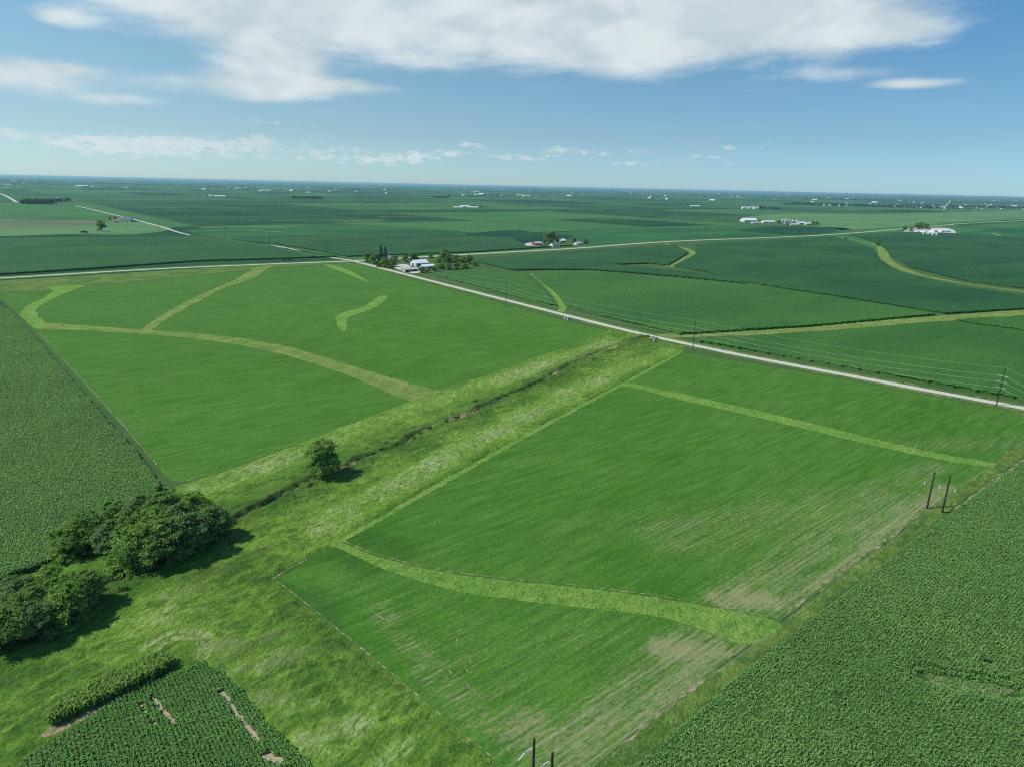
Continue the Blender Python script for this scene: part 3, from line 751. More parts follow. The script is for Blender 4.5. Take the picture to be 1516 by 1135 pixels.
# left corn
C2 = PP([(-120, 380 + 60), (2, 448), (60, 510), (130, 590), (200, 668), (238, 716), (228, 735), (160, 772), (76, 830), (0, 856), (-120, 905), (-260, 905)], 1.2)
crop = canopy('corn_field', C2, 1.9, 1.2, M['corn_r'], .5, 'dark corn field along the left edge above the trees', .05, ROWB)
tag(leaves('corn_leaves', C2, 2.3, (.60, .76), 5, (.60, .21), M['cornleaf'], crop, ROWB, .5, lambda x, y: y < 520), kind='stuff')
# row crop in the lower left corner
bare3 = [PP(l, .5) for l in ([(312, 982), (335, 992), (352, 1012)], [(327, 1022), (350, 1055), (382, 1095)], [(225, 1030), (240, 1050), (256, 1068)], [(395, 1118), (410, 1124)], [(205, 1040), (232, 1075)])]
def hole3(x, y):
    r = pdist(x, y, bare3[0]) < .35 + .9 * fbm(x * .7, y * .7)
    for i in (1, 2): r |= pdist(x, y, bare3[i]) < .18 + .6 * fbm(x, y)
    r |= pdist(x, y, bare3[3]) < 1.3 * fbm(x * .8, y * .8) + .4
    return r | ((pdist(x, y, bare3[4]) < .3) & (fbm(x, y) > .45))
sheet('bare_ground', C3, .06, M['soil_bare'], 'structure', 'pale soil showing between the rows of the lower left crop', 'soil')
r3 = canopy('row_crop', C3, .42, .38, M['corn_r'], .10, 'broadleaf row crop in the lower left corner', .05, ROWB, rows=.45, hole=hole3)
r3['category'] = 'crop field'
tag(leaves('crop_leaves', C3, .95, (.28, .76), 7, (.36, .20), M['beanleaf'], r3, ROWB, .4, lambda x, y: ~hole3(x, y)), kind='stuff')

# fields beyond the gravel road
canopy('corn_field', PP([(640, 405), (700, 399), (776, 405), (806, 428), (824, 451), (800, 447), (730, 429), (655, 409)], 2), 2.3, 2.0, M['corn_mid'], .35, 'small corn block beside the farmyard and gravel road')
canopy('corn_field', PP([(789, 406), (810, 401), (872, 401), (1000, 412), (1130, 424), (1260, 444), (1388, 464), (1200, 481), (1004, 493), (975, 486), (900, 468), (838, 452), (824, 432)], 2), 2.3, 2.0, M['corn_mid'], .35, 'corn block above the gravel road bounded by a pale strip')
canopy('corn_field', PP([(700, 386), (705, 382), (860, 371), (960, 365), (1000, 362), (1020, 374), (990, 392), (960, 389), (905, 391), (1000, 400), (1060, 407), (1095, 415), (1110, 419), (1000, 408), (872, 398), (810, 398), (760, 399)], 2), 2.3, 2.5, M['corn_dark'], .3, 'dark corn block below the paved road')
canopy('corn_field', PP([(1030, 362), (1120, 356), (1235, 350), (1292, 368), (1304, 386), (1335, 404), (1420, 424), (1516, 437), (1640, 452), (1640, 462), (1516, 456), (1400, 463), (1270, 442), (1150, 424), (1080, 412), (1050, 403), (998, 393), (1030, 376)], 2), 2.3, 2.5, M['corn_dark'], .3, 'wide dark corn block right of the hooked waterway')
canopy('corn_field', PP([(1258, 347), (1345, 343), (1400, 345), (1516, 352), (1640, 360), (1640, 440), (1516, 426), (1425, 414), (1348, 395), (1318, 376), (1303, 360)], 2), 2.3, 3.0, M['corn_dark'], .3, 'dark corn block right of the tan waterway')
canopy('corn_field', PP([(1030, 503), (1200, 492), (1390, 475), (1440, 481), (1516, 491), (1640, 505), (1640, 610), (1516, 588), (1440, 575), (1300, 549), (1100, 514), (1045, 505)], 2), 2.3, 1.6, M['corn_mid'], .35, 'corn block between pale strip and gravel road at right')
canopy('corn_field', PP([(1412, 473), (1470, 469), (1516, 469), (1640, 470), (1640, 502), (1516, 488), (1440, 477)], 2), 2.5, 2.0, M['corn_mid'], .35, 'narrow corn block at the right edge above the strip')
strip([(975, 498), (1080, 494), (1200, 486.5), (1390, 472), (1470, 466), (1516, 462), (1640, 450)], [14, 19, 20, 20, 20, 22], 'grass_strip', 'waterway_dry', .08, 'pale straight grass strip splitting the corn beyond the road')
strip([(786, 405), (800, 416), (820, 435), (833, 453), (830, 462)], [4.5, 6, 7], 'grass_waterway', 'waterway', .08, 'bright curved waterway meeting the gravel road')
strip([(985, 361), (1010, 367), (1026, 375), (1010, 385), (990, 395)], [10, 13, 14, 13], 'grass_waterway', 'waterway_dry', .08, 'hooked waterway below the paved road')
strip([(945, 387), (1000, 393), (1050, 404), (1090, 416), (1130, 422)], [7, 8, 8, 6], 'grass_waterway', 'waterway_dry', .07, 'faint waterway between the dark corn blocks')
strip([(1240, 351), (1275, 358), (1302, 366), (1312, 384), (1345, 402), (1420, 419), (1516, 432), (1640, 450)], [7, 9, 17, 15, 11, 9, 9], 'grass_waterway', 'waterway_dry', .08, 'long tan waterway winding through the right corn')
strip([(1470, 345), (1482, 350), (1495, 352)], [9], 'grass_strip', 'waterway_dry', .08, 'short pale strip right of the white farm')
# fields beyond the upper road and around the junction
canopy('corn_field', PP([(-140, 415), (0, 405), (130, 397), (230, 390), (300, 385), (380, 383), (500, 379), (440, 371)], 2) + [p - E1 * 5.0 for p in PP([(397, 363), (340, 356), (288, 349.4)])] + PP([(270, 350.5), (200, 351), (0, 352), (-140, 355)], 2), 2.4, 2.6, M['corn_left'], .3, 'dark corn field above the upper road')
canopy('corn_field', PP([(405, 360), (470, 370), (512, 379), (600, 376), (690, 373), (800, 366), (850, 363), (780, 364), (760, 352), (600, 345), (440, 350)], 2), 2.3, 3.0, M['corn_dark'], .3, 'dark corn field behind the near farmstead')

def patch(pts, col, label, z=.05):
    return sheet('far_field', curve(PP(pts + pts[:1]), 4)[:-1], z, col, 'structure', label, 'field')
def tone(name, c1, c2, s=.006):
    def fn(k, b):
        v = co(k); n = k.noise(k.mapping(v, (.35, 1, 1), -ROWA), s, 4, .6, .5)
        k.put(b.inputs['Base Color'], k.mix(k.ramp(n, .35, .65), c1, c2))
    return material(name, fn, .9, .1)
T_pale = tone('pale hay', (0.085, 0.19, 0.065), (0.12, 0.23, 0.08)); T_tan = tone('tan stubble', (0.09, 0.14, 0.06), (0.15, 0.17, 0.09))
T_deep = tone('deep corn', (0.006, 0.050, 0.020), (0.016, 0.076, 0.026)); T_mid = tone('mid beans', (0.018, 0.096, 0.03), (0.040, 0.140, 0.04))
patch([(-40, 337), (0, 335), (120, 333), (180, 327), (255, 338), (200, 347), (100, 347), (-40, 350)], T_pale, 'pale hay field round the left farmhouse', .05)
patch([(-40, 326), (0, 325), (140, 327), (150, 333), (80, 336), (-40, 337)], T_tan, 'tan stubble field left of the farmhouse', .07)
patch([(270, 341), (330, 337), (420, 338), (470, 332), (560, 334), (700, 345), (640, 362), (500, 358), (400, 358), (320, 352)], T_mid, 'rolling green field beyond the left pole line', .05)
patch([(780, 352), (900, 338), (1100, 334), (1250, 338), (1230, 346), (1000, 357), (880, 364)], T_mid, 'mid green field above the paved road', .05)
patch([(690, 346), (760, 341), (800, 345), (850, 350), (800, 362), (700, 370)], T_deep, 'deep green field left of the red barn', .055)
patch([(1100, 322), (1180, 316), (1330, 317), (1516, 312), (1700, 312), (1700, 322), (1516, 325), (1400, 331), (1260, 340), (1230, 338)], T_pale, 'pale field round the white barns', .05)
patch([(1090, 342), (1140, 336), (1220, 338), (1240, 343), (1180, 348)], T_deep, 'deep green field below the white barns', .06)
patch([(1420, 345), (1516, 336), (1700, 330), (1700, 352), (1516, 352)], T_mid, 'mid green field right of the white farm', .045)
for i, (a, b2, y, w) in enumerate(((280, 420, 343, 9), (60, 160, 318, 10), (560, 640, 321, 12), (1040, 1100, 326, 9), (400, 560, 327, 8), (1200, 1420, 402 - 90, 8), (880, 1010, 326, 8), (620, 760, 309, 14))):
    strip([(a, y), ((a + b2) / 2, y - 2 + (i % 3)), (b2, y + 1)], [w], 'grass_strip', 'waterway_dry', .075, ('pale grass line far left of the junction', 'pale field line above the stubble', 'pale line in the middle distance', 'pale line left of the white barns', 'long pale line beyond the pole line', 'long pale line beyond the white farm', 'pale line beyond the paved road', 'pale line left of the far white sheds')[i], .5, 'grass', i)

# ---- roads
def road(pts, w, mat, label, z=.09, n=6, name='gravel_road'):
    L = curve(pts, n)
    return tag(obj(name, ribbon_mesh(name, L, [w], z, 1, w * .03, 5), M[mat]), label, 'road', None, 'structure')
verge_l = PP([(525, 387), (838, 467), (1030, 512), (1300, 564), (1516, 604), (1900, 675)])
tag(obj('road_verge', ribbon_mesh('road_verge', curve(verge_l, 6), [17], .075, 1, .8, 2), M['verge']), 'grassy verge along the gravel road', 'verge', None, 'stuff')
road(verge_l, 6.6, 'gravel', 'pale gravel road running to the right edge')
verge_t = PP([(-300, 428), (0, 412), (260, 397), (525, 386.5)])
tag(obj('road_verge', ribbon_mesh('road_verge', curve(verge_t, 6), [24], .07, 1, .8, 3), M['verge']), 'grassy verge along the upper road', 'verge', None, 'stuff')
road(verge_t, 6.6, 'gravel', 'pale gravel road along the upper left', .085)
road(PP([(525, 386.5), (470, 378), (400, 363), (285, 349), (235, 335), (190, 323), (165, 317.5), (130, 309), (112, 305)]), 6.5, 'gravel', 'pale gravel road climbing past the left farmhouse', .095)
vr = PP([(525, 386.5), (690, 377), (850, 368), (1000, 357.5), (1240, 347), (1400, 333.5), (1516, 326.5), (1800, 312)])
tag(obj('road_verge', ribbon_mesh('road_verge', curve(vr, 6), [26], .072, 1, 1.0, 4), M['verge']), 'grassy verge along the far paved road', 'verge', None, 'stuff')
road(vr, 9.0, 'blacktop', 'pale paved road crossing the right distance', .1, 6, 'paved_road')
road(PP([(25, 300), (10, 291), (0, 287)]), 12, 'gravel', 'short pale lane by the far left grove', .1)
# field entrance
poly([(1490, 608), (1516, 611), (1540, 618), (1535, 622), (1510, 618)], 'field_entrance', 'verge', .13, 'grassy field entrance beside the tall pole')
# ------------------------------------------------------------------ trees
def crown_mesh(name, lobes, clusters, per, leaf, seed, spread=.16, bottom=.06):
    """leaf quads gathered in many small clumps around the outside of overlapping lobes"""
    r = np.random.default_rng(seed); C = []
    vol = np.array([l[3] * l[4] for l in lobes]); vol = vol / vol.sum()
    pick = r.choice(len(lobes), clusters, p=vol)
    cs = []
    for i in pick:
        x, y, z, rh, rv = lobes[i]
        d = r.normal(size=3); d /= np.linalg.norm(d)
        if d[2] < -.35: d[2] *= -.6
        f = r.uniform(.35, 1.05) ** .5 * r.uniform(.82, 1.06)
        cs.append((x + d[0] * rh * f, y + d[1] * rh * f, max(bottom, z + d[2] * rv * f), rh, rv, d))
    V = []; n = 0
    for (x, y, z, rh, rv, d) in cs:
        k = int(per * r.uniform(.6, 1.4)); s = spread * (rh + rv) * .5 * r.uniform(.7, 1.35)
        p = r.normal(size=(k, 3)) * np.array([s, s, s * .62]) + np.array([x, y, z])
        nr = r.normal(size=(k, 3)) * .55 + d * 1.0 + np.array([0, 0, .5]); nr /= np.linalg.norm(nr, axis=1)[:, None]
        t = np.cross(nr, r.normal(size=(k, 3))); t /= np.linalg.norm(t, axis=1)[:, None]; b = np.cross(nr, t)
        L = leaf * r.uniform(.6, 1.35, (k, 1)); Wd = L * r.uniform(.45, .8, (k, 1))
        V.append(np.stack([p - t * L * .5, p + b * Wd * .5, p + t * L * .5, p - b * Wd * .5], 1).reshape(-1, 3)); n += k
    V = np.concatenate(V); V[:, 2] = np.maximum(V[:, 2], .03)
    return np_mesh(name, V, np.arange(n * 4).reshape(-1, 4))

def trunk_mesh(name, h, r0, lobes, seed):
    r = random.Random(seed); b = MB(); fork = h * r.uniform(.22, .3)
    b.tube([(0, 0, 0), (.05 * r0, .02, fork * .5), (r.uniform(-.2, .2), r.uniform(-.2, .2), fork), (r.uniform(-.3, .3), r.uniform(-.3, .3), h * .75)], [r0 * 1.35, r0, r0 * .85, r0 * .25], 8)
    for l in lobes:
        e = Vector((l[0], l[1], l[2])); s = Vector((0, 0, fork * r.uniform(.6, 1.2)))
        mdd = s.lerp(e, .5) + Vector((r.uniform(-.3, .3), r.uniform(-.3, .3), r.uniform(-.1, .5)))
        b.tube([s, mdd, e], [r0 * .5, r0 * .32, r0 * .12], 6)
    return b.mesh(name)

def lobes_round(h, w, seed, n=9, low=.18):
    r = random.Random(seed); L = [(0, 0, h * .62, w * .36, h * .34)]
    for i in range(n):
        a = 2 * pi * i / n + r.uniform(-.3, .3); q = r.uniform(.28, .36) * w
        L.append((cos(a) * w * .27 * r.uniform(.7, 1.15), sin(a) * w * .27 * r.uniform(.7, 1.15), h * r.uniform(low + .14, .78), q * .72, h * r.uniform(.15, .23)))
    for i in range(max(2, n // 3)):
        a = r.uniform(0, 6.3); L.append((cos(a) * w * .16, sin(a) * w * .16, h * r.uniform(.8, .9), w * .17, h * .12))
    return L

TM = {}
def variant(key, h, w, seed, clusters, per, leaf, mat, n=9, low=.18, r0=.28):
    L = lobes_round(h, w, seed, n, low)
    TM[key] = (trunk_mesh('trunk', h * .95, r0, L, seed), crown_mesh('crown', L, clusters, per, leaf, seed), M['bark'], M[mat], h)
variant('lone', 13.6, 10.5, 3, 300, 60, .46, 'leaf_b', 14, -.10, .34)
variant('g1', 11.5, 10.5, 4, 300, 56, .46, 'leaf_a', 13, -.10)
variant('g2', 12.0, 9.6, 5, 290, 56, .46, 'leaf_c', 13, -.10)
variant('g3', 10.0, 10.5, 6, 300, 56, .46, 'leaf_b', 13, -.10)
variant('f1', 12.0, 10.0, 8, 60, 22, 1.15, 'leaf_far', 8, .02)
variant('f2', 11.0, 11.0, 9, 60, 22, 1.15, 'leaf_far', 8, .0)
# spruce: drooping whorls narrowing to the tip
def spruce(seed):
    r = np.random.default_rng(seed); V = []; n = 0; h = 20.0
    for z in np.arange(1.0, h, .55):
        R = 3.6 * (1 - z / h) ** .8 + .25; k = int(14 + 26 * (1 - z / h))
        a = r.uniform(0, 2 * pi, k); rr = R * r.uniform(.35, 1.08, k) ** .7
        p = np.stack([np.cos(a) * rr, np.sin(a) * rr, z - rr * .32 + r.normal(size=k) * .15], 1)
        o = np.stack([np.cos(a), np.sin(a), np.full(k, -.35)], 1); s = np.stack([-np.sin(a), np.cos(a), r.normal(size=k) * .4], 1)
        L = r.uniform(.7, 1.3, (k, 1)); w = L * .42
        V.append(np.stack([p - o * L * .5, p + s * w, p + o * L * .6, p - s * w], 1).reshape(-1, 3)); n += k
    V = np.concatenate(V); V[:, 2] = np.maximum(V[:, 2], .1)
    b = MB(); b.tube([(0, 0, 0), (0, 0, 10), (0, 0, 19.6)], [.35, .2, .05], 7)
    return b.mesh('trunk'), np_mesh('crown', V, np.arange(n * 4).reshape(-1, 4)), M['bark'], M['leaf_conifer'], h
TM['spruce'] = spruce(12)
def bushv(key, mat, seed, h=1.6, w=2.6, leaf=.34, cl=26, per=20):
    r = random.Random(seed)
    L = [(r.uniform(-.3, .3) * w, r.uniform(-.25, .25) * w, h * r.uniform(.3, .6), w * r.uniform(.22, .34), h * r.uniform(.25, .4)) for _ in range(5)]
    b = MB()
    for l in L: b.tube([(l[0] * .2, l[1] * .2, 0), (l[0] * .8, l[1] * .8, l[2])], [.05, .02], 5)
    TM[key] = (b.mesh('stem'), crown_mesh('foliage', L, cl, per, leaf, seed, .3), M['bark'], M[mat], h)
bushv('bush1', 'leaf_weed', 31); bushv('bush2', 'leaf_weed', 32, 1.3, 3.4); bushv('bush3', 'leaf_a', 33, 1.6, 3.0)

GA = 'trees of the larger grove at left'; GB = 'trees of the smaller grove at left'
def tree(key, px, py, h, label, group=None, wide=1.0, name=None, cat='tree', rz=None, z=0.0):
    tm, cmh, mt, ml, h0 = TM[key]
    s = h / h0
    p = P(px, py); p.z = z
    if group in (GA, GB): h *= 1.12; s *= 1.12; wide *= 1.03
    o = thing(name or ('spruce_tree' if key == 'spruce' else 'leafy_tree'), label, cat, p, rnd.uniform(0, 6.28) if rz is None else rz, group, (s * wide, s * wide, s))
    obj(tm.name.split('.')[0], tm, mt, o); obj(cmh.name.split('.')[0], cmh, ml, o)
    return o

tree('lone', 479, 708, 16.0, 'single dark leafy tree standing by the creek in the middle of the pasture', rz=.4)
GA = 'trees of the larger grove at left'
for k, x, y, h, w, lb in (
    ('g3', 100, 826, 8.5, 1.0, 'low pale bushy tree at the left tip of the larger grove'),
    ('g1', 133, 812, 10.5, 1.0, 'mid green tree second from the left tip of the larger grove'),
    ('g2', 172, 830, 11.0, 1.0, 'front tree of the larger grove just above the gap to the smaller grove'),
    ('g1', 172, 800, 11.0, 1.0, 'back row tree of the larger grove against the left corn field'),
    ('g3', 200, 842, 11.5, 1.0, 'rounded front tree near the middle of the larger grove'),
    ('g2', 216, 796, 12.5, 1.0, 'tall back tree left of the highest crown in the larger grove'),
    ('g1', 240, 836, 13.0, 1.1, 'large dark front tree in the right half of the larger grove'),
    ('g1', 254, 786, 12.5, .95, 'highest crown at the back of the larger grove'),
    ('g2', 282, 822, 12.5, 1.05, 'broad front tree casting the long shadow at the right of the larger grove'),
    ('g3', 292, 784, 11.0, .9, 'back right tree of the larger grove beside the soybean corner'),
    ('g2', 318, 800, 10.5, 1.0, 'dark round tree at the right end of the larger grove by the creek'),
    ('g3', 140, 815, 8.0, 1.0, 'low bright tree filling the left front of the larger grove'), ('g1', 192, 818, 11.0, 1.0, 'inner tree of the larger grove behind the rounded front tree'),
    ('g2', 262, 806, 12.0, 1.0, 'inner tree of the larger grove behind the large dark front tree'), ('g3', 228, 815, 12.0, 1.0, 'bright inner crown in the middle of the larger grove'),
    ('g1', 333, 795, 7.0, .9, 'short tree at the outermost right tip of the larger grove')):
    tree(k, x, y, h, lb, GA, w)
GB = 'trees of the smaller grove at left'
for k, x, y, h, w, lb in (
    ('g2', -14, 962, 11.0, 1.0, 'tree cut by the left edge of the picture at the front of the smaller grove'),
    ('g1', 22, 962, 10.5, 1.0, 'dark front tree at the lower left of the smaller grove'),
    ('g2', 62, 948, 9.5, 1.0, 'front tree in the middle of the smaller grove casting shadow on the meadow'),
    ('g3', 100, 926, 10.0, 1.0, 'front right tree of the smaller grove with dark shaded side'),
    ('g1', 132, 900, 9.0, 1.0, 'rounded tree at the right end of the smaller grove'),
    ('g3', 110, 884, 6.5, 1.0, 'bright topped tree at the upper right of the smaller grove'),
    ('g3', 76, 892, 9.0, 1.0, 'bright bushy tree at the back of the smaller grove'),
    ('g1', 50, 925, 9.5, 1.0, 'inner dark tree in the middle of the smaller grove'), ('g3', 96, 903, 9.0, 1.0, 'inner bright tree in the right half of the smaller grove'),
    ('g2', 32, 908, 9.5, 1.0, 'grey green back tree at the left of the smaller grove'),
    ('g1', -8, 900, 7.0, 1.0, 'small back tree touching the left picture edge')):
    tree(k, x, y, h, lb, GB, w)
BG = 'dark weedy bushes along the creek'
for i, (x, y, h, w) in enumerate(((452, 717, 1.6, 1), (437, 723, 1.2, 1), (418, 733, 1.4, 1.1), (400, 742, 1.8, 1.1), (386, 750, 1.6, 1.2), (372, 757, 1.5, 1), (500, 697, 1.5, 1), (532, 685, 1.6, 1.1), (545, 679, 1.4, 1.1), (566, 669, 1.5, 1),
        (588, 660, 1.2, 1), (612, 651, 1.6, 1), (622, 646, 1.5, 1.1), (634, 637, 1.7, 1.1), (660, 627, 1.2, 1), (676, 621, 1.5, 1.1), (688, 617, 1.4, 1), (716, 604, 1.2, 1), (738, 593, 1.6, 1.2), (748, 589, 1.4, 1.1), (772, 580, 1.2, 1), (800, 566, 1.1, 1), (352, 768, 1.8, 1.2), (342, 776, 2.0, 1.2))):
    tree(('bush1', 'bush2')[i % 2], x, y, h * .9, 'dark weedy bush on the bank of the pasture creek', BG, w * .9, 'bush', 'bush', z=.7)
rw = random.Random(41)
for i in range(46):
    k = rw.randrange(2, len(CREEK) - 3); c = CREEK[k].lerp(CREEK[k + 1], rw.random()); n_ = Vector((-(CREEK[k + 1] - CREEK[k]).y, (CREEK[k + 1] - CREEK[k]).x, 0)).normalized()
    c = c + n_ * rw.choice((-1, 1)) * rw.uniform(1.6, 7.5)
    tm, cmh, mt, ml, h0 = TM[rw.choice(('bush1', 'bush2', 'bush3', 'bush3'))]; s_ = rw.uniform(.45, .95)
    o = thing('weed_clump', 'leafy weed clump growing near the creek banks', 'weeds', (c.x, c.y, .55), rw.uniform(0, 6), 'weed clumps near the creek', (s_ * 1.1, s_ * 1.1, s_))
    obj('stem', tm, mt, o); obj('foliage', cmh, ml, o)
for x, y, lb in ((420, 386, 'left of two small dark bushes on the upper road verge'), (430, 385.5, 'right of two small dark bushes on the upper road verge')):
    tree('bush1', x, y, 3.4, lb, None, .9, 'bush', 'bush')
for x, y, h, lb in ((165, 850, 2.4, 'small bush in the gap between the two groves'), (178, 852, 2.0, 'low pale bush below the front of the larger grove'), (8, 872, 2.2, 'small bush at the left edge above the smaller grove')):
    tree('bush3', x, y, h, lb, None, .9, 'bush', 'bush')
# tall strip of standing corn left in the meadow
ST = PP([(66, 1070), (80, 1078), (160, 1040), (230, 1006), (254, 992), (252, 982), (236, 978), (150, 1018)])
sc_ = canopy('corn_strip', ST, 2.3, .45, M['corn_r'], .45, 'tall leafy strip of standing corn beside the lower left crop', .05, ROWA)
sc_['category'] = 'corn strip'
tag(leaves('strip_leaves', ST, 3.1, (.32, .5), 8, (1.0, .24), M['leaf_b'], sc_, ROWA, .45, None, .3), kind='stuff')

# ------------------------------------------------------------------ farm buildings
def gable(name, label, cat, px, py, L, Wd, eave, rise, wall, roof, ang=ROWA, doors=(), windows=(), group=None, chimney=False, over=.5, z=0.05):
    """gabled building: ridge along local x; doors/windows = (side, offset, width, height, sill)"""
    p = P(px, py); p.z = z
    t = thing(name, label, cat, p, ang, group)
    w = MB(); x, y = L / 2, Wd / 2
    w.add([(-x, -y, 0), (x, -y, 0), (x, y, 0), (-x, y, 0), (-x, -y, eave), (x, -y, eave), (x, y, eave), (-x, y, eave), (-x, 0, eave + rise), (x, 0, eave + rise)],
          [(0, 1, 5, 4), (2, 3, 7, 6), (1, 2, 6, 9, 5), (3, 0, 4, 8, 7)])
    w.build('wall', M[wall], t)
    r = MB(); sl = rise / y; th = .18
    for s in (-1, 1):
        a = [(-x - over, s * (y + over), eave - over * sl), (x + over, s * (y + over), eave - over * sl), (x + over, 0, eave + rise), (-x - over, 0, eave + rise)]
        v = a + [(q[0], q[1], q[2] + th) for q in a]
        f = [(0, 1, 2, 3), (7, 6, 5, 4), (0, 4, 5, 1), (1, 5, 6, 2), (3, 7, 4, 0)]
        if s > 0: f = [tuple(reversed(q)) for q in f]
        r.add([(q[0], q[1], q[2] + .03) for q in v], f)
    ro = r.build('roof', M[roof], t)
    if chimney:
        c = MB(); c.box((x * .3, .5, eave + rise + .3), (.7, .7, 1.6)); c.build('chimney', M['concrete'], ro)
    def opening(nm, mat, side, off, wd, ht, sill):
        b = MB()
        if side in ('front', 'back'):
            s = -1 if side == 'front' else 1
            b.box((off, s * (y + .04), sill + ht / 2), (wd, .12, ht))
        else:
            s = -1 if side == 'left' else 1
            b.box((s * (x + .04), off, sill + ht / 2), (.12, wd, ht))
        return b.build(nm, M[mat], t)
    for (side, off, wd, ht) in doors: opening('door', 'dark' if wall != 'red_wall' else 'white_wall', side, off, wd, ht, 0.02)
    for (side, off, wd, ht, sill) in windows: opening('window', 'window', side, off, wd, ht, sill)
    return t

WINS = [('front', -5, 1.2, 1.3, 1.1), ('front', -1.5, 1.2, 1.3, 1.1), ('front', 5, 1.2, 1.3, 1.1), ('right', 2, 1.1, 1.3, 1.1), ('left', -2, 1.1, 1.3, 1.1)]
# near farmstead
poly([(530, 388), (560, 386), (640, 381), (655, 384), (650, 395), (640, 402), (660, 407), (650, 410), (600, 401), (560, 393)], 'farmyard', 'yard', .105, 'grassy yard of the near farmstead')
poly([(583, 397), (590, 392), (603, 392), (612, 398), (625, 402), (612, 405), (600, 402)], 'farmyard', 'gravel', .125, 'pale gravel yard before the white barn')
gable('barn', 'white barn with wide pale metal roof at the near farmstead', 'barn', 621, 393.5, 20, 13, 4.2, 3.6, 'white_wall', 'white_roof', ROWA, [('front', -4, 4, 3.4), ('left', 0, 4, 3.6)], [('front', 4, 1, 1, 1.8)])
gable('shed', 'white shed joined low at the right of the white barn', 'shed', 633, 397.5, 17, 9, 3.2, 1.9, 'white_wall', 'white_roof', ROWA, [('front', 2, 3.4, 2.8)], [('front', -4, 1, .9, 1.5)])
gable('shed', 'long low grey roofed shed with dark open front by the gravel road', 'shed', 607, 402, 19, 8.5, 3.0, 1.7, 'tan_wall', 'metal_roof', ROWA, [('front', -5.5, 5, 2.6), ('front', 0, 5, 2.6), ('front', 5.5, 5, 2.6)], [])
gable('house', 'small white farmhouse half hidden by the left trees of the near farmstead', 'house', 578, 386.5, 11, 8, 4.6, 2.6, 'white_wall', 'grey_roof', ROWB, [('front', 0, 1.1, 2.1)], [('front', -3, 1, 1.2, 1.1), ('front', 3, 1, 1.2, 1.1), ('left', 0, 1, 1.2, 1.1)], None, True)
NF = 'trees round the near farmstead'
for k, x, y, h, w, lb in (
    ('spruce', 564.5, 388.5, 22, 1, 'taller left spire of the twin spruces at the near farmstead'), ('spruce', 571, 389, 21, 1, 'right spire of the twin spruces at the near farmstead'),
    ('g2', 546.5, 388, 14, 1, 'leftmost leafy tree of the near farmstead beside the road junction'), ('g1', 554, 391, 13, .9, 'leafy tree left of the twin spruces'),
    ('spruce', 561, 395.5, 15, 1.3, 'dark spruce standing before the twin spires'), ('g1', 570, 397, 12, 1, 'dark leafy tree at the front of the left clump by the gravel road'),
    ('g2', 581, 395, 12, .9, 'greyish leafy tree at the right of the left clump'), ('g2', 585, 388, 9, .9, 'small leafy tree behind the left clump by the far road'),
    ('g1', 600, 388.5, 10, .85, 'leafy tree close behind the left end of the white barn'), ('g2', 610, 386, 11, .9, 'leafy tree behind the white barn roof'), ('g3', 616, 385.5, 9, .9, 'small leafy tree at the back right of the white barn'),
    ('g3', 638, 382.5, 6.5, 1, 'round dark bush like tree alone beside the far road'), ('g1', 658, 388, 17, .8, 'tallest narrow tree of the clump right of the barn'), ('g2', 665, 389, 12, 1, 'dark tree right of the tallest in the barn side clump'),
    ('g1', 675, 390, 11, 1.1, 'broad tree in the middle of the barn side clump'), ('g3', 684, 390.5, 10, 1.1, 'round tree right of the middle of the barn side clump'), ('g2', 695, 391, 12, .8, 'pointed tree near the right end of the barn side clump'),
    ('g3', 703, 394, 6, 1.3, 'low tree at the right tip of the barn side clump'), ('g1', 650, 392, 9, 1, 'tree at the left of the barn side clump'), ('g3', 653, 399, 8, 1.1, 'low front tree of the barn side clump next to the corn'),
    ('g1', 664, 399.5, 8, 1.1, 'second low front tree of the barn side clump'), ('g2', 676, 399, 8, 1.2, 'third low front tree of the barn side clump'), ('g3', 688, 398, 7, 1.3, 'fourth low front tree of the barn side clump'),
    ('g2', 624.5, 404.5, 8, .95, 'dark round tree in front of the white shed'), ('g1', 633, 404.5, 6.5, 1.1, 'low dark tree right of the one before the white shed'), ('g2', 643, 402, 7, 1.1, 'low tree closing the gap between shed and clump')):
    tree(k, x, y, h * 1.05, lb, NF, w * (1.3 if k != 'spruce' else 1.05))
# second farmstead on the paved road
poly([(776, 364), (790, 359), (830, 356), (860, 357), (872, 362), (850, 366), (800, 369)], 'farmyard', 'yard', .105, 'green yard of the second farmstead')
poly([(774, 363), (782, 360), (800, 359), (803, 362), (790, 365)], 'farmyard', 'gravel', .125, 'pale gravel beside the red barn')
gable('barn', 'small red barn with pale roof at the second farmstead', 'barn', 795, 363, 17, 10, 3.6, 2.6, 'red_wall', 'metal_roof', ROWA, [('front', 3, 4, 3)], [])
gable('house', 'dark roofed farmhouse with white windowed front by the paved road', 'house', 821, 366, 18, 10, 4.2, 3.6, 'white_wall', 'grey_roof', ROWA, [('front', 1.5, 1.2, 2.2)], [('front', -6, 1.6, 1.5, 1.1), ('front', -2.5, 1.6, 1.5, 1.1), ('front', 5, 1.6, 1.5, 1.1), ('right', 0, 1.4, 1.4, 1.1)], None, True)
gable('shed', 'white roofed shed behind the dark roofed farmhouse', 'shed', 831, 359, 15, 11, 3.6, 2.8, 'tan_wall', 'white_roof', ROWA, [('front', -3, 3, 2.8), ('front', 3, 3, 2.8)], [])
gable('shed', 'low grey shed with white gable right of the farmhouse', 'shed', 855, 362.5, 14, 9, 2.8, 2.2, 'white_wall', 'metal_roof', ROWA, [('front', 3, 3, 2.4)], [('left', 0, 1, 1, 1.2)])
SF = 'trees round the second farmstead'
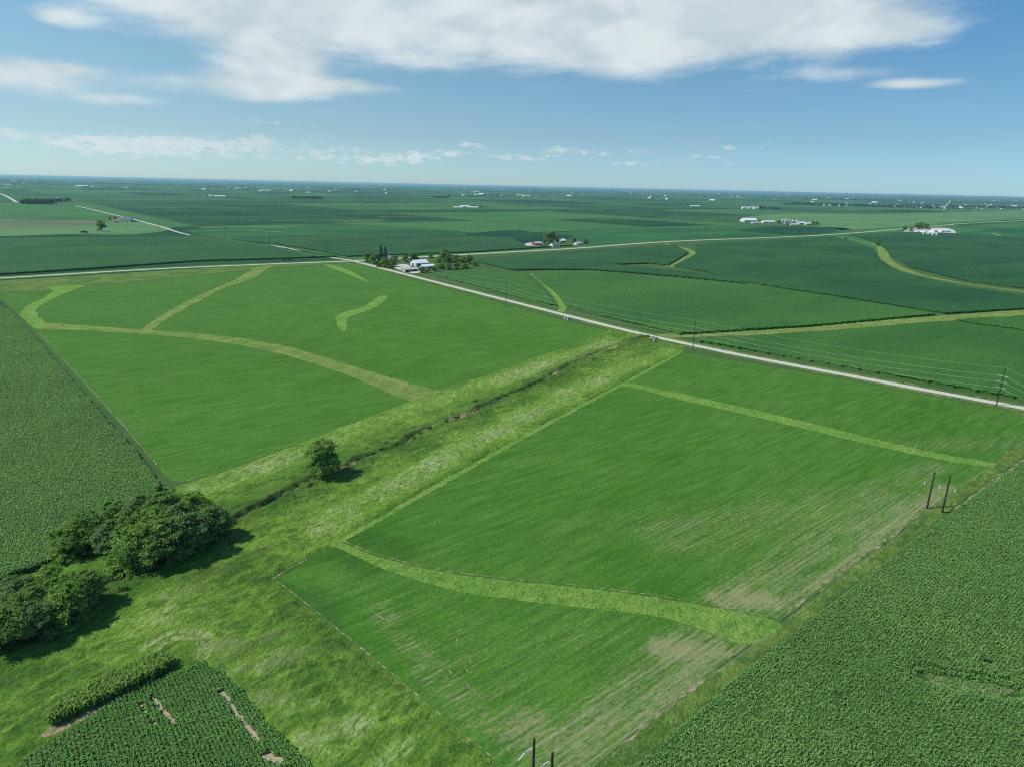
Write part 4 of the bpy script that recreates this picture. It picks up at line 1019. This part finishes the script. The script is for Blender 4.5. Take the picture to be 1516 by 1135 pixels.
for k, x, y, h, w, lb in (('g2', 814, 361, 21, 1.05, 'large spreading tree between red barn and farmhouse'), ('g1', 824, 359, 12, .8, 'tree behind the farmhouse roof'), ('g1', 806, 361.5, 8, .9, 'small tree right beside the red barn'),
                          ('spruce', 850.5, 359.5, 9, 1.9, 'dark round tree over the low grey shed'), ('spruce', 866, 361.5, 8.5, 1.4, 'left of two dark evergreens at the end of the yard'), ('spruce', 869.5, 361.5, 8, 1.4, 'right of two dark evergreens at the end of the yard'),
                          ('g3', 806, 364.5, 3, 1, 'little bush before the red barn')):
    tree(k, x, y, h * 1.1, lb, SF, w * 1.3)
# radio mast
mp = P(784.5, 357)
mt_ = thing('radio_mast', 'thin faint grey radio mast above the fields left of the red barn', 'mast', mp)
b = MB(); b.tube([(0, 0, 0), (0, 0, 56)], [.28, .22], 6); b.build('pole', M['steel'], mt_)
for i in range(3):
    a = 2 * pi * i / 3; b = MB(); b.tube([(cos(a) * 24, sin(a) * 24, 0), (0, 0, 50)], .025, 4); b.build('guy_wire', M['steel'], mt_)
# white farm on the far right
poly([(1335, 345), (1350, 339), (1400, 338), (1415, 345), (1380, 351), (1350, 349)], 'farmyard', 'gravel', .125, 'pale yard round the white farm buildings')
for nm, lb, x, y, L, Wd, e, r, wl, rf, a in (
    ('barn', 'long white shed at the right of the white farm', 1396, 344, 46, 18, 5, 3, 'white_wall', 'white_roof', 25), ('barn', 'white barn in the middle of the white farm', 1381, 344, 24, 16, 5.5, 3.5, 'white_wall', 'white_roof', 39),
    ('shed', 'long open fronted white shed at the front of the white farm', 1379, 347.5, 36, 10, 3.6, 1.6, 'white_wall', 'white_roof', 24), ('house', 'white farmhouse with pale roof at the left of the white farm', 1357, 345, 14, 10, 5, 3, 'white_wall', 'white_roof', 39),
    ('shed', 'small white shed left of the middle barn of the white farm', 1365, 345.5, 12, 9, 3.4, 2, 'white_wall', 'white_roof', 129), ('shed', 'grey roofed shed before the white farmhouse', 1372, 346, 11, 8, 3, 2, 'tan_wall', 'metal_roof', 39)):
    gable(nm, lb, nm, x, y, L, Wd, e, r, wl, rf, radians(a), [('front', -L * .25, 4, 3), ('front', L * .2, 4, 3)], [('left', 0, 1.2, 1.2, 1.4)])
def bin_(px, py, r, h, label, group):
    t = thing('grain_bin', label, 'grain bin', P(px, py), 0, group)
    b = MB(); b.lathe([(r, 0)] + [(r * (1.0 + .006 * (i % 2)), h * i / 9) for i in range(1, 10)], 18); b.build('wall', M['steel'], t)
    b = MB(); b.lathe([(r * 1.04, h), (r * .25, h + r * .5), (r * .2, h + r * .62), (.02, h + r * .66)], 18); b.build('roof', M['white_roof'], t)
    return t
for i, (x, y) in enumerate(((1366.5, 348.5), (1380, 350), (1386, 350))):
    bin_(x, y, 3.2, 5, ('small grain bin alone at the front left of the white farm', 'left of two small grain bins before the white farm', 'right of two small grain bins before the white farm')[i], 'small bins of the white farm')
WF = 'trees round the white farm'
for k, x, y, h, w, lb in (('g1', 1357, 340, 20, 1.1, 'left half of the dark tree mass behind the white farm'), ('g2', 1364, 339.5, 22, 1.1, 'highest tree of the mass behind the white farm'), ('g1', 1370, 340, 19, 1.1, 'right tree of the mass behind the white farm'),
                          ('g3', 1349, 342.5, 12, 1, 'tree left of the white farmhouse'), ('g2', 1341, 341, 10, .9, 'right of two small trees beside the far road'), ('g1', 1337.5, 341, 11, .8, 'left of two small trees beside the far road'), ('g3', 1376, 341.5, 8, .9, 'small tree among the white farm roofs')):
    tree(k, x, y, h, lb, WF, w * 1.25)
tree('g1', 1299, 364.5, 13, 'bushy tree standing at the head of the tan waterway', None, 1.1); tree('g3', 1252, 354.5, 5, 'dark low bush on the waterway below the paved road', None, 1.4)
# white barns beyond
poly([(1090, 331), (1110, 327), (1180, 328), (1215, 331), (1200, 335), (1130, 334)], 'farmyard', 'yard', .105, 'green yard of the white barns')
for nm, lb, x, y, L, Wd, e, r, wl, rf, a in (
    ('barn', 'largest white barn with broad roof left of the silos', 1108, 328.5, 52, 30, 6, 6.5, 'white_wall', 'white_roof', 14), ('shed', 'low white lean shed at the foot of the largest white barn', 1118, 331, 26, 10, 3, 1.6, 'white_wall', 'white_roof', 14),
    ('barn', 'long white barn between the largest barn and the silos', 1137, 330.5, 46, 16, 5, 3, 'white_wall', 'white_roof', 10), ('shed', 'white shed directly right of the silos', 1186, 332, 26, 14, 4.5, 3, 'white_wall', 'white_roof', 14),
    ('shed', 'white shed at the right end beside the evergreens', 1196, 333, 20, 12, 4.5, 2.6, 'white_wall', 'white_roof', 14), ('shed', 'low pale shed in front of the silos', 1175, 334, 28, 10, 3.2, 2, 'tan_wall', 'white_roof', 14)):
    gable(nm, lb, nm, x, y, L, Wd, e, r, wl, rf, radians(a), [('front', -L * .25, 5, 3), ('front', L * .2, 5, 3)], [('left', 0, 1.2, 1.2, 1.4)])
for i, (x, y, r, h) in enumerate(((1157.5, 332, 4, 13), (1162, 332.3, 4.4, 13), (1168, 331.5, 4, 12), (1173, 331.5, 4.2, 10), (1179, 331.8, 4.2, 10))):
    bin_(x, y, r, h, ('leftmost tall white silo of the five', 'second tall white silo from the left', 'middle white silo beside the grain leg', 'fourth white silo from the left', 'rightmost shorter white silo')[i], 'white silos in a row')
t = thing('grain_elevator', 'thin grain elevator leg rising above the white silos', 'grain elevator', P(1166, 331.5))
b = MB(); b.box((0, 0, 11), (1.1, 1.1, 22)); b.box((0, 0, 22.6), (2, 2, 1.6)); b.build('tower', M['steel'], t)
for s in (-1, 1):
    b = MB(); b.tube([(0, 0, 22), (s * 9, 0, 13.5)], .25, 6); b.build('spout', M['steel'], t)
for k, x, y, h, w, lb in (('g1', 1153, 332, 14, .9, 'tree between the long white barn and the silos'), ('spruce', 1166.5, 334, 11, 1.5, 'dark evergreen standing before the silos'), ('g2', 1203, 333.5, 13, 1.1, 'left of two dark trees right of the white sheds'), ('g1', 1209, 333.8, 12, 1.2, 'right of two dark trees right of the white sheds')):
    tree(k, x, y, h, lb, 'trees round the white barns', w)
# left farmhouse
gable('house', 'white house with big grey roof beside the left gravel road', 'house', 186.5, 328.5, 28, 15, 6.0, 6.0, 'white_wall', 'grey_roof', radians(8), [('front', 6, 2.5, 2.4)], [('front', -8, 2, 1.4, 1.1), ('front', -2, 2, 1.4, 1.1), ('left', 0, 2, 1.5, 1.2)], None, True)
gable('shed', 'faded red roofed shed left of the grey roofed house', 'shed', 172, 329.5, 13, 9, 3, 3, 'tan_wall', 'pink_roof', radians(30), [('front', 2, 3, 2.4)], [('left', 0, 1, 1, 1.2)])
for k, x, y, h, w, lb in (('g1', 150.5, 342.5, 22, 1.0, 'tall dark tree alone on the left hay field'), ('bush1', 127, 345.5, 6, 1.2, 'small dark round bush alone on the left hay field'), ('g2', 163, 326.5, 9, .8, 'left of two dark trees behind the red roofed shed'), ('g1', 170, 325.5, 9, .9, 'right of two dark trees behind the red roofed shed'),
                          ('bush2', 197, 328.5, 3.5, 2, 'low dark hedge bush right of the grey roofed house')):
    tree(k, x, y, h, lb, None, w, 'bush' if 'bush' in k else None, 'bush' if 'bush' in k else 'tree')

# ------------------------------------------------------------------ far plain: sheds, farmsteads, woods, town
def far_box(name, L, Wd, e, r, wall, roof):
    b = MB(); x, y = L / 2, Wd / 2
    me = bpy.data.meshes.new(name)
    v = [(-x, -y, 0), (x, -y, 0), (x, y, 0), (-x, y, 0), (-x, -y, e), (x, -y, e), (x, y, e), (-x, y, e), (-x, 0, e + r), (x, 0, e + r)]
    me.from_pydata(v, [], [(0, 1, 5, 4), (2, 3, 7, 6), (1, 2, 6, 9, 5), (3, 0, 4, 8, 7), (4, 5, 9, 8), (8, 9, 6, 7)])
    me.materials.append(M[wall]); me.materials.append(M[roof]); me.update()
    me.polygons[4].material_index = me.polygons[5].material_index = 1
    return me
FB = [far_box('farm_shed', 40, 16, 5, 3, 'white_wall', 'white_roof'), far_box('farm_shed', 22, 14, 6, 4, 'white_wall', 'metal_roof'), far_box('farm_shed', 60, 18, 5, 3, 'white_wall', 'white_roof'), far_box('farm_shed', 16, 12, 6, 4, 'tan_wall', 'grey_roof')]
def far_building(k, px, py, sc, label, group=None, ang=None, cat='shed'):
    p = P(px, py)
    o = bpy.data.objects.new('farm_shed', FB[k]); COL.objects.link(o); o.location = p
    o.rotation_euler = (0, 0, ROWA + rnd.choice((0, pi / 2)) if ang is None else ang); o.scale = (sc,) * 3
    return tag(o, label, cat, group)
for k, x, y, s, lb in ((2, 122, 277, 2.0, 'very long white shed under the left skyline'), (0, 137, 277, 1.0, 'small white shed right of the very long one'), (2, 326, 292, 1.15, 'white shed right of the small far farm at upper left'), (1, 312, 291.5, 1.2, 'small white building left of its white shed at upper left'), (3, 304, 292, 1.4, 'dim grey shed at the left of the small far farm'),
                       (2, 678, 308, .75, 'left white shed of the far row above the near barn'), (0, 688, 307, 1.1, 'second white shed of the far row above the near barn'), (2, 700, 308, .8, 'widest white shed at the right of the far row'), (2, 1029, 306, 1.0, 'lone long pale shed left of the far dark grove'),
                       (1, 1102, 309.5, 1.5, 'left of the small white houses below the dark far grove'), (1, 1111, 309.5, 1.4, 'middle of the small white houses below the dark far grove'), (1, 1119, 310, 1.5, 'right of the small white houses below the dark far grove'), (3, 87, 298, 1.6, 'tiny white house at the right end of the left far grove'), (0, 456, 286, 1.2, 'tiny white shed above the middle far grove')):
    far_building(k, x, y, s, lb, None, radians(8) if s > .7 else None)

def wood(name, line, width, n, h, label, seed, kind='stuff', size=None):
    """a far-off wood: many leaf clumps along a line, each with its own height"""
    r = np.random.default_rng(seed); L = [Vector(p) for p in line]; V = []; cnt = 0
    seg = [(L[i + 1] - L[i]).length for i in range(len(L) - 1)]; tot = sum(seg)
    for _ in range(n):
        t = r.uniform(0, tot); i = 0
        while i < len(seg) - 1 and t > seg[i]: t -= seg[i]; i += 1
        p = L[i].lerp(L[i + 1], t / seg[i]); d = (L[i + 1] - L[i]).normalized()
        q = p + Vector((-d.y, d.x, 0)) * r.uniform(-.5, .5) * width
        hh = h * r.uniform(.55, 1.15); w = hh * r.uniform(.35, .55); k = 34
        dd = r.normal(size=(k, 3)); dd /= np.linalg.norm(dd, axis=1)[:, None]
        c = dd * np.array([w, w, hh * .5]) * r.uniform(.6, 1.05, (k, 1)) + np.array([q.x, q.y, hh * .52])
        nr = dd + r.normal(size=(k, 3)) * .4; nr /= np.linalg.norm(nr, axis=1)[:, None]
        tt = np.cross(nr, r.normal(size=(k, 3))); tt /= np.linalg.norm(tt, axis=1)[:, None]; bb = np.cross(nr, tt)
        s = hh * (.34 if size is None else size)
        V.append(np.stack([c - tt * s * .5, c + bb * s * .4, c + tt * s * .5, c - bb * s * .4], 1).reshape(-1, 3)); cnt += k
    V = np.concatenate(V); V[:, 2] = np.maximum(V[:, 2], .05)
    return tag(obj(name, np_mesh(name, V, np.arange(cnt * 4).reshape(-1, 4)), M['leaf_far']), label, 'wood', None, kind)
wood('far_grove', PP([(32, 302), (80, 302.5)]), 70, 90, 17, 'dark grove at the far left', 1)
wood('far_grove', PP([(78, 299), (104, 299)]), 40, 18, 15, 'thin trees right of the far left grove', 2)
wood('far_grove', PP([(432, 294), (479, 295)]), 60, 70, 16, 'dark grove in the middle far distance', 3)
wood('far_grove', PP([(640, 293), (664, 294)]), 50, 28, 16, 'small dark grove right of the middle far distance', 4)
wood('far_grove', PP([(682, 306), (722, 307.5)]), 40, 14, 9, 'trees among the far row of white sheds', 5)
wood('far_grove', PP([(1098, 308), (1155, 310.5)]), 90, 60, 15, 'dark grove above the white barns', 6)
wood('far_grove', PP([(118, 278), (132, 278)]), 60, 12, 14, 'trees below the very long white shed', 7)
wood('far_grove', PP([(306, 291), (320, 291)]), 40, 8, 12, 'trees at the small far farm at upper left', 8)
# town at right: tree cover, houses, grain elevator
wood('town_trees', PP([(1165, 302.5), (1250, 305), (1400, 308.5)]), 900, 800, 15, 'low dark tree cover over the far town', 9)
wood('town_trees', PP([(1390, 307), (1450, 308), (1560, 309)]), 600, 320, 14, 'low dark trees at the right of the far town', 10)
rt = random.Random(77)
for i in range(58):
    x = rt.choice((rt.uniform(1170, 1260), rt.uniform(1200, 1400), rt.uniform(1300, 1400), rt.uniform(1420, 1530)))
    y = 289.5 + (x - 1300) * .0218 + rt.choice((rt.uniform(15, 18), rt.uniform(9, 16), 16.5))
    far_building(rt.choice((1, 1, 3, 0)), x, y, rt.uniform(.75, 1.25), 'tiny pale building of the far town under its trees', 'houses of the far town', None, 'house')
t = thing('grain_elevator', 'tall pale concrete grain elevator rising above the far town', 'grain elevator', P(1404, 310.5), radians(20))
b = MB()
for i in range(4): b.lathe([(7, 0), (7, 46), (.1, 46.2)], 16, (i * 13 - 20, 0, 0))
b.build('silo_block', M['concrete'], t)
b = MB(); b.box((6, 0, 56), (14, 12, 21)); b.build('headhouse', M['concrete'], t)
b = MB(); b.box((-34, 0, 14), (22, 20, 28)); b.build('annex', M['steel'], t)
# scattered farmsteads to the skyline
rf_ = random.Random(5); LP = []
for i in range(120):
    x = rf_.uniform(-20, 1540); hz = 275.5 + (x - 758) * .0218
    dy = 2.4 + 14 * rf_.random() ** 1.9
    y = hz + dy
    far_building(rf_.choice((0, 1, 2, 0, 2)), x, y, rf_.uniform(.9, 1.7) * (1 + max(0, 7 - dy) * .10), 'tiny white farm building on the hazy plain near the skyline', 'scattered far farm buildings', None, 'farm building')
    LP.append((x, y))
def skyline():
    r = np.random.default_rng(99); V = []; cnt = 0
    spots = [(P(x, y - .2), 9) for x, y in LP]
    for i in range(620):
        x = r.uniform(-60, 1580); hz = 275.5 + (x - 758) * .0218
        spots.append((P(x, hz + 1.9 + 9 * r.random() ** 2.4), int(r.integers(4, 16))))
    for p, k in spots:
        D = p.y; lw = 60 + D * .012
        for _ in range(k):
            q = p + Vector((r.normal() * lw, r.normal() * 40, 0)); hh = 11 * r.uniform(.6, 1.3) + D * .00018; w = hh * r.uniform(.5, .9); m_ = 10
            dd = r.normal(size=(m_, 3)); dd /= np.linalg.norm(dd, axis=1)[:, None]
            c = dd * np.array([w, w, hh * .45]) + np.array([q.x, q.y, hh * .5])
            nr = dd + r.normal(size=(m_, 3)) * .3; nr /= np.linalg.norm(nr, axis=1)[:, None]
            tt = np.cross(nr, r.normal(size=(m_, 3))); tt /= np.linalg.norm(tt, axis=1)[:, None]; bb = np.cross(nr, tt); s = hh * .7
            V.append(np.stack([c - tt * s * .5, c + bb * s * .4, c + tt * s * .5, c - bb * s * .4], 1).reshape(-1, 3)); cnt += m_
    V = np.concatenate(V); V[:, 2] = np.maximum(V[:, 2], .1)
    tag(obj('distant_woods', np_mesh('distant_woods', V, np.arange(cnt * 4).reshape(-1, 4)), M['leaf_far']), 'scattered dark tree belts fading into the skyline', 'wood', None, 'stuff')
skyline()

# ------------------------------------------------------------------ power lines
POLEH = 20.5
LEV = [(.78, 1.0), (.63, 1.0), (.475, 1.0)]
def line_pole(px, py, h, label, group, ang, deadend=False, mat='pole', arms=True, r=.30):
    t = thing('power_pole', label, 'utility pole', P(px, py), ang, group)
    b = MB(); b.tube([(0, 0, 0), (0, 0, h * .5), (0, 0, h)], [r, r * .82, r * .6], 9); b.build('pole', M[mat], t)
    if arms:
        for (f, _) in LEV:
            z = h * f
            if deadend:
                for s in (-1, 1):
                    b = MB(); b.tube([(s * .3, 0, z), (s * .55, .05, z + .02)], .06, 6)
                    for q in range(7): b.lathe([(.03, -.09), (.16, -.03), (.16, .03), (.03, .09)], 8, (s * (.75 + q * .24), .05, z + .02))
                    b.build('insulator', M['insulator'], t)
            else:
                b = MB(); b.tube([(0, .2, z), (0, 1.5, z + .25)], .09, 6)
                for q in range(5): b.lathe([(.03, -.05), (.15, 0), (.03, .05)], 8, (0, .5 + q * .22, z + .05 + q * .045))
                b.build('insulator', M['insulator'], t)
        b = MB(); b.box((0, 0, h + .06), (.3, .3, .12)); b.build('pole_cap', M['steel'], t)
    return t
def wire(name, pts, label, group, r=.045, sag=.02, mat='wire'):
    """hanging wire through support points"""
    b = MB()
    for a, c in zip(pts[:-1], pts[1:]):
        a, c = Vector(a), Vector(c); L = (c - a).length; n = 14
        b.tube([a.lerp(c, i / n) - Vector((0, 0, 4 * sag * L * (i / n) * (1 - i / n))) for i in range(n + 1)], r, 5, False)
    o = obj(name, b.mesh(name), M[mat]); return tag(o, label, 'power line', group)
PG = 'tall dark poles of the road power line'
LINE = [(1690, 700, 'x'), (1475, 600, 'tall leaning dark pole with white insulators at the right end of the gravel road'), (1025.5, 518, 'tall dark pole beside the creek crossing of the gravel road'), (749, 447.5, 'tall dark pole by the bright curved waterway'), (583, 402.5, 'tall dark pole before the near farmstead yard')]
LD = []
for i, (x, y, lb) in enumerate(LINE):
    p = P(x, y); LD.append(p)
dirn = [(LD[min(i + 1, 4)] - LD[max(i - 1, 0)]) for i in range(5)]
for i, (x, y, lb) in enumerate(LINE):
    a = math.atan2(dirn[i].y, dirn[i].x)
    if i == 0: lb = 'dark pole just outside the right edge of the picture'
    line_pole(x, y, POLEH, lb, PG, a, i == 1)
def att(i, k):
    p = LD[i].copy(); a = math.atan2(dirn[i].y, dirn[i].x)
    if k == 3: return p + Vector((0, 0, POLEH))
    off = Vector((-sin(a), cos(a), 0)) * (1.5 if i != 1 else .1)
    return p + off + Vector((0, 0, POLEH * LEV[k][0] + (.25 if i != 1 else 0)))
for k in range(4):
    nm = ('highest of the three conductors along the gravel road', 'middle of the three conductors along the gravel road', 'lowest of the three conductors along the gravel road', 'thin shield wire along the tops of the road poles')[k]
    wire('power_line', [att(i, k) for i in range(5)], nm, 'wires of the road power line', .034 if k < 3 else .024, .016)
FP = 'distant poles of the cross country power line'
FPL = [(483, 379.5, 21, 'dark pole beside the gravel road just left of the junction'), (399.5, 363, 21, 'dark pole at the bend of the left gravel road'), (334, 353.5, 20, 'dark pole below the pale line left of the junction'), (281.5, 351, 21, 'thin dark pole beside the end of the visible left road'), (235.5, 341.5, 30, 'tallest dark pole beside the left gravel road'),
       (302, 338, 24, 'thin dark pole in mid green field right of the left road'), (355.5, 336.5, 24, 'thin pole farthest right on the left cross country line'), (399, 333, 24, 'faint pole behind the bend of the left gravel road'), (458.5, 329, 24, 'faint pole at left of the far pole row'), (510, 325, 24, 'second faint pole of the far pole row'), (555, 322, 24, 'third faint pole of the far pole row'), (609, 319, 24, 'fourth faint pole of the far pole row'), (827, 310, 24, 'faint pole above the red barn')]
for x, y, h, lb in FPL: line_pole(x, y, h, lb, FP, ROWB, False, 'pole', True, .32)
pts = [P(x, y, POLEH * .8) for x, y in ((583, 402.5), (483, 379.5), (399.5, 363), (334, 353.5))]
wire('power_line', [p for p in pts], 'faint wire beyond the junction along the left road', None, .045, .015)
for i, (x, y) in enumerate(((1441, 582.5), (1276, 556.5), (1121, 528.5))):
    t = thing('utility_pole', ('rightmost short grey pole on the far verge of the gravel road', 'middle short grey pole on the far verge of the gravel road', 'leftmost short grey pole on the far verge of the gravel road')[i], 'utility pole', P(x, y), ROWB, 'short grey poles of the road verge')
    b = MB(); b.tube([(0, 0, 0), (0, 0, 6.8)], [.14, .10], 7); b.build('pole', M['pole_grey'], t)
    b = MB(); b.lathe([(.05, 6.8), (.1, 6.9), (.1, 7.02), (.03, 7.1)], 8); b.build('insulator', M['insulator'], t)

def h_frame(p1, p2, h, label):
    """two tarred poles, a cross brace and three insulator assemblies"""
    mid = (p1 + p2) / 2; d = (p2 - p1); a = math.atan2(d.y, d.x); L = d.length; zc = h * .70
    t = thing('pole_structure', label, 'utility pole', mid, a, 'two pole structures of the field power line')
    for s in (-1, 1):
        b = MB(); b.tube([(s * L / 2, 0, 0), (s * L / 2, 0, h * .5), (s * L / 2, 0, h)], [.34, .28, .22], 9); b.build('pole', M['pole'], t)
    b = MB(); b.tube([(-L * .98, 0, zc), (L * .98, 0, zc)], .10, 6); b.build('crossarm', M['pole_grey'], t)
    for s in (-.98, 0, .98):
        for e in (-1, 1):
            b = MB()
            for q in range(9):
                f = q / 8; b.lathe([(.03, -.07), (.11, -.03), (.11, .03), (.03, .07)], 8, (s * L, e * (.25 + 1.5 * f), zc - .12 - .42 * f))
            b.build('insulator', M['insulator'], t)
    return [mid + Vector((cos(a), sin(a), 0)) * (s * L) + Vector((0, 0, zc - .5)) for s in (-.98, 0, .98)], [mid + Vector((cos(a), sin(a), 0)) * (s * L / 2) + Vector((0, 0, h)) for s in (-1, 1)]
HH = 14.0
a1, s1 = h_frame(P(1372, 752.5), P(1394.5, 758.5), HH, 'pair of tall dark poles in the grassy border at right')
q1, q2 = P(791, 1093, HH), P(818, 1113, HH); q1.z = q2.z = 0
a2, s2 = h_frame(q1, q2, HH, 'pair of dark poles cut by the bottom edge of the picture')
far = (a1[1] - a2[1]) * 1.0
for k in range(3):
    wire('power_line', [a2[k] - far * .5 + Vector((0, 0, 0)), a2[k], a1[k], a1[k] + far], ('left', 'middle', 'right')[k] + ' conductor of the field line over the soybean edge', 'wires of the field power line', .016, .012)

# ------------------------------------------------------------------ culverts under the gravel road
for x, y, lb in ((839, 473.5, 'small grey culvert end below the gravel road at the bright waterway'), (966, 505, 'wider grey culvert end where the creek passes the gravel road')):
    t = thing('culvert', lb, 'culvert', P(x, y), ROWB)
    b = MB(); r_o, r_i, n = 1.15, .98, 16
    ring = [(r, yy) for r, yy in ((r_o, 0), (r_o, 3.4), (r_i, 3.4), (r_i, 0))]
    vs = []; fs = []
    for (r, yy) in ring:
        for k in range(n): a = 2 * pi * k / n; vs.append((r * cos(a), -yy + 1.2, 1.05 + r * sin(a)))
    for i in range(4):
        for k in range(n): fs.append((i * n + k, i * n + (k + 1) % n, ((i + 1) % 4) * n + (k + 1) % n, ((i + 1) % 4) * n + k))
    b.add(vs, fs); b.build('pipe', M['steel'], t)
    b = MB(); b.box((-1.9, .6, .9), (1.2, .5, 1.8)); b.box((1.9, .6, .9), (1.2, .5, 1.8)); b.box((0, .6, 2.35), (5.0, .5, .3)); b.build('headwall', M['concrete'], t)

# ------------------------------------------------------------------ haze
hb = MB(); top = H_CAM + 3
x0, x1, y0, y1, z0, z1 = -B - 900, B + 900, -1500, B + 900, -1.0, top
hb.add([(x0, y0, z0), (x1, y0, z0), (x1, y1, z0), (x0, y1, z0), (x0, y0, z1), (x1, y0, z1), (x1, y1, z1), (x0, y1, z1)],
       [(3, 2, 1, 0), (4, 5, 6, 7), (0, 1, 5, 4), (1, 2, 6, 5), (2, 3, 7, 6), (3, 0, 4, 7)])
hm = bpy.data.materials.new('summer haze'); hm.use_nodes = True
t = hm.node_tree; t.nodes.clear()
v = t.nodes.new('ShaderNodeVolumePrincipled'); v.inputs['Color'].default_value = (0.50, 0.87, 1.0, 1); v.inputs['Density'].default_value = 3.9e-5
v.inputs['Anisotropy'].default_value = 0.2
oo = t.nodes.new('ShaderNodeOutputMaterial'); t.links.new(v.outputs[0], oo.inputs['Volume'])
hz_ = tag(hb.build('haze', hm), 'pale summer haze over the plain', 'haze', None, 'stuff')
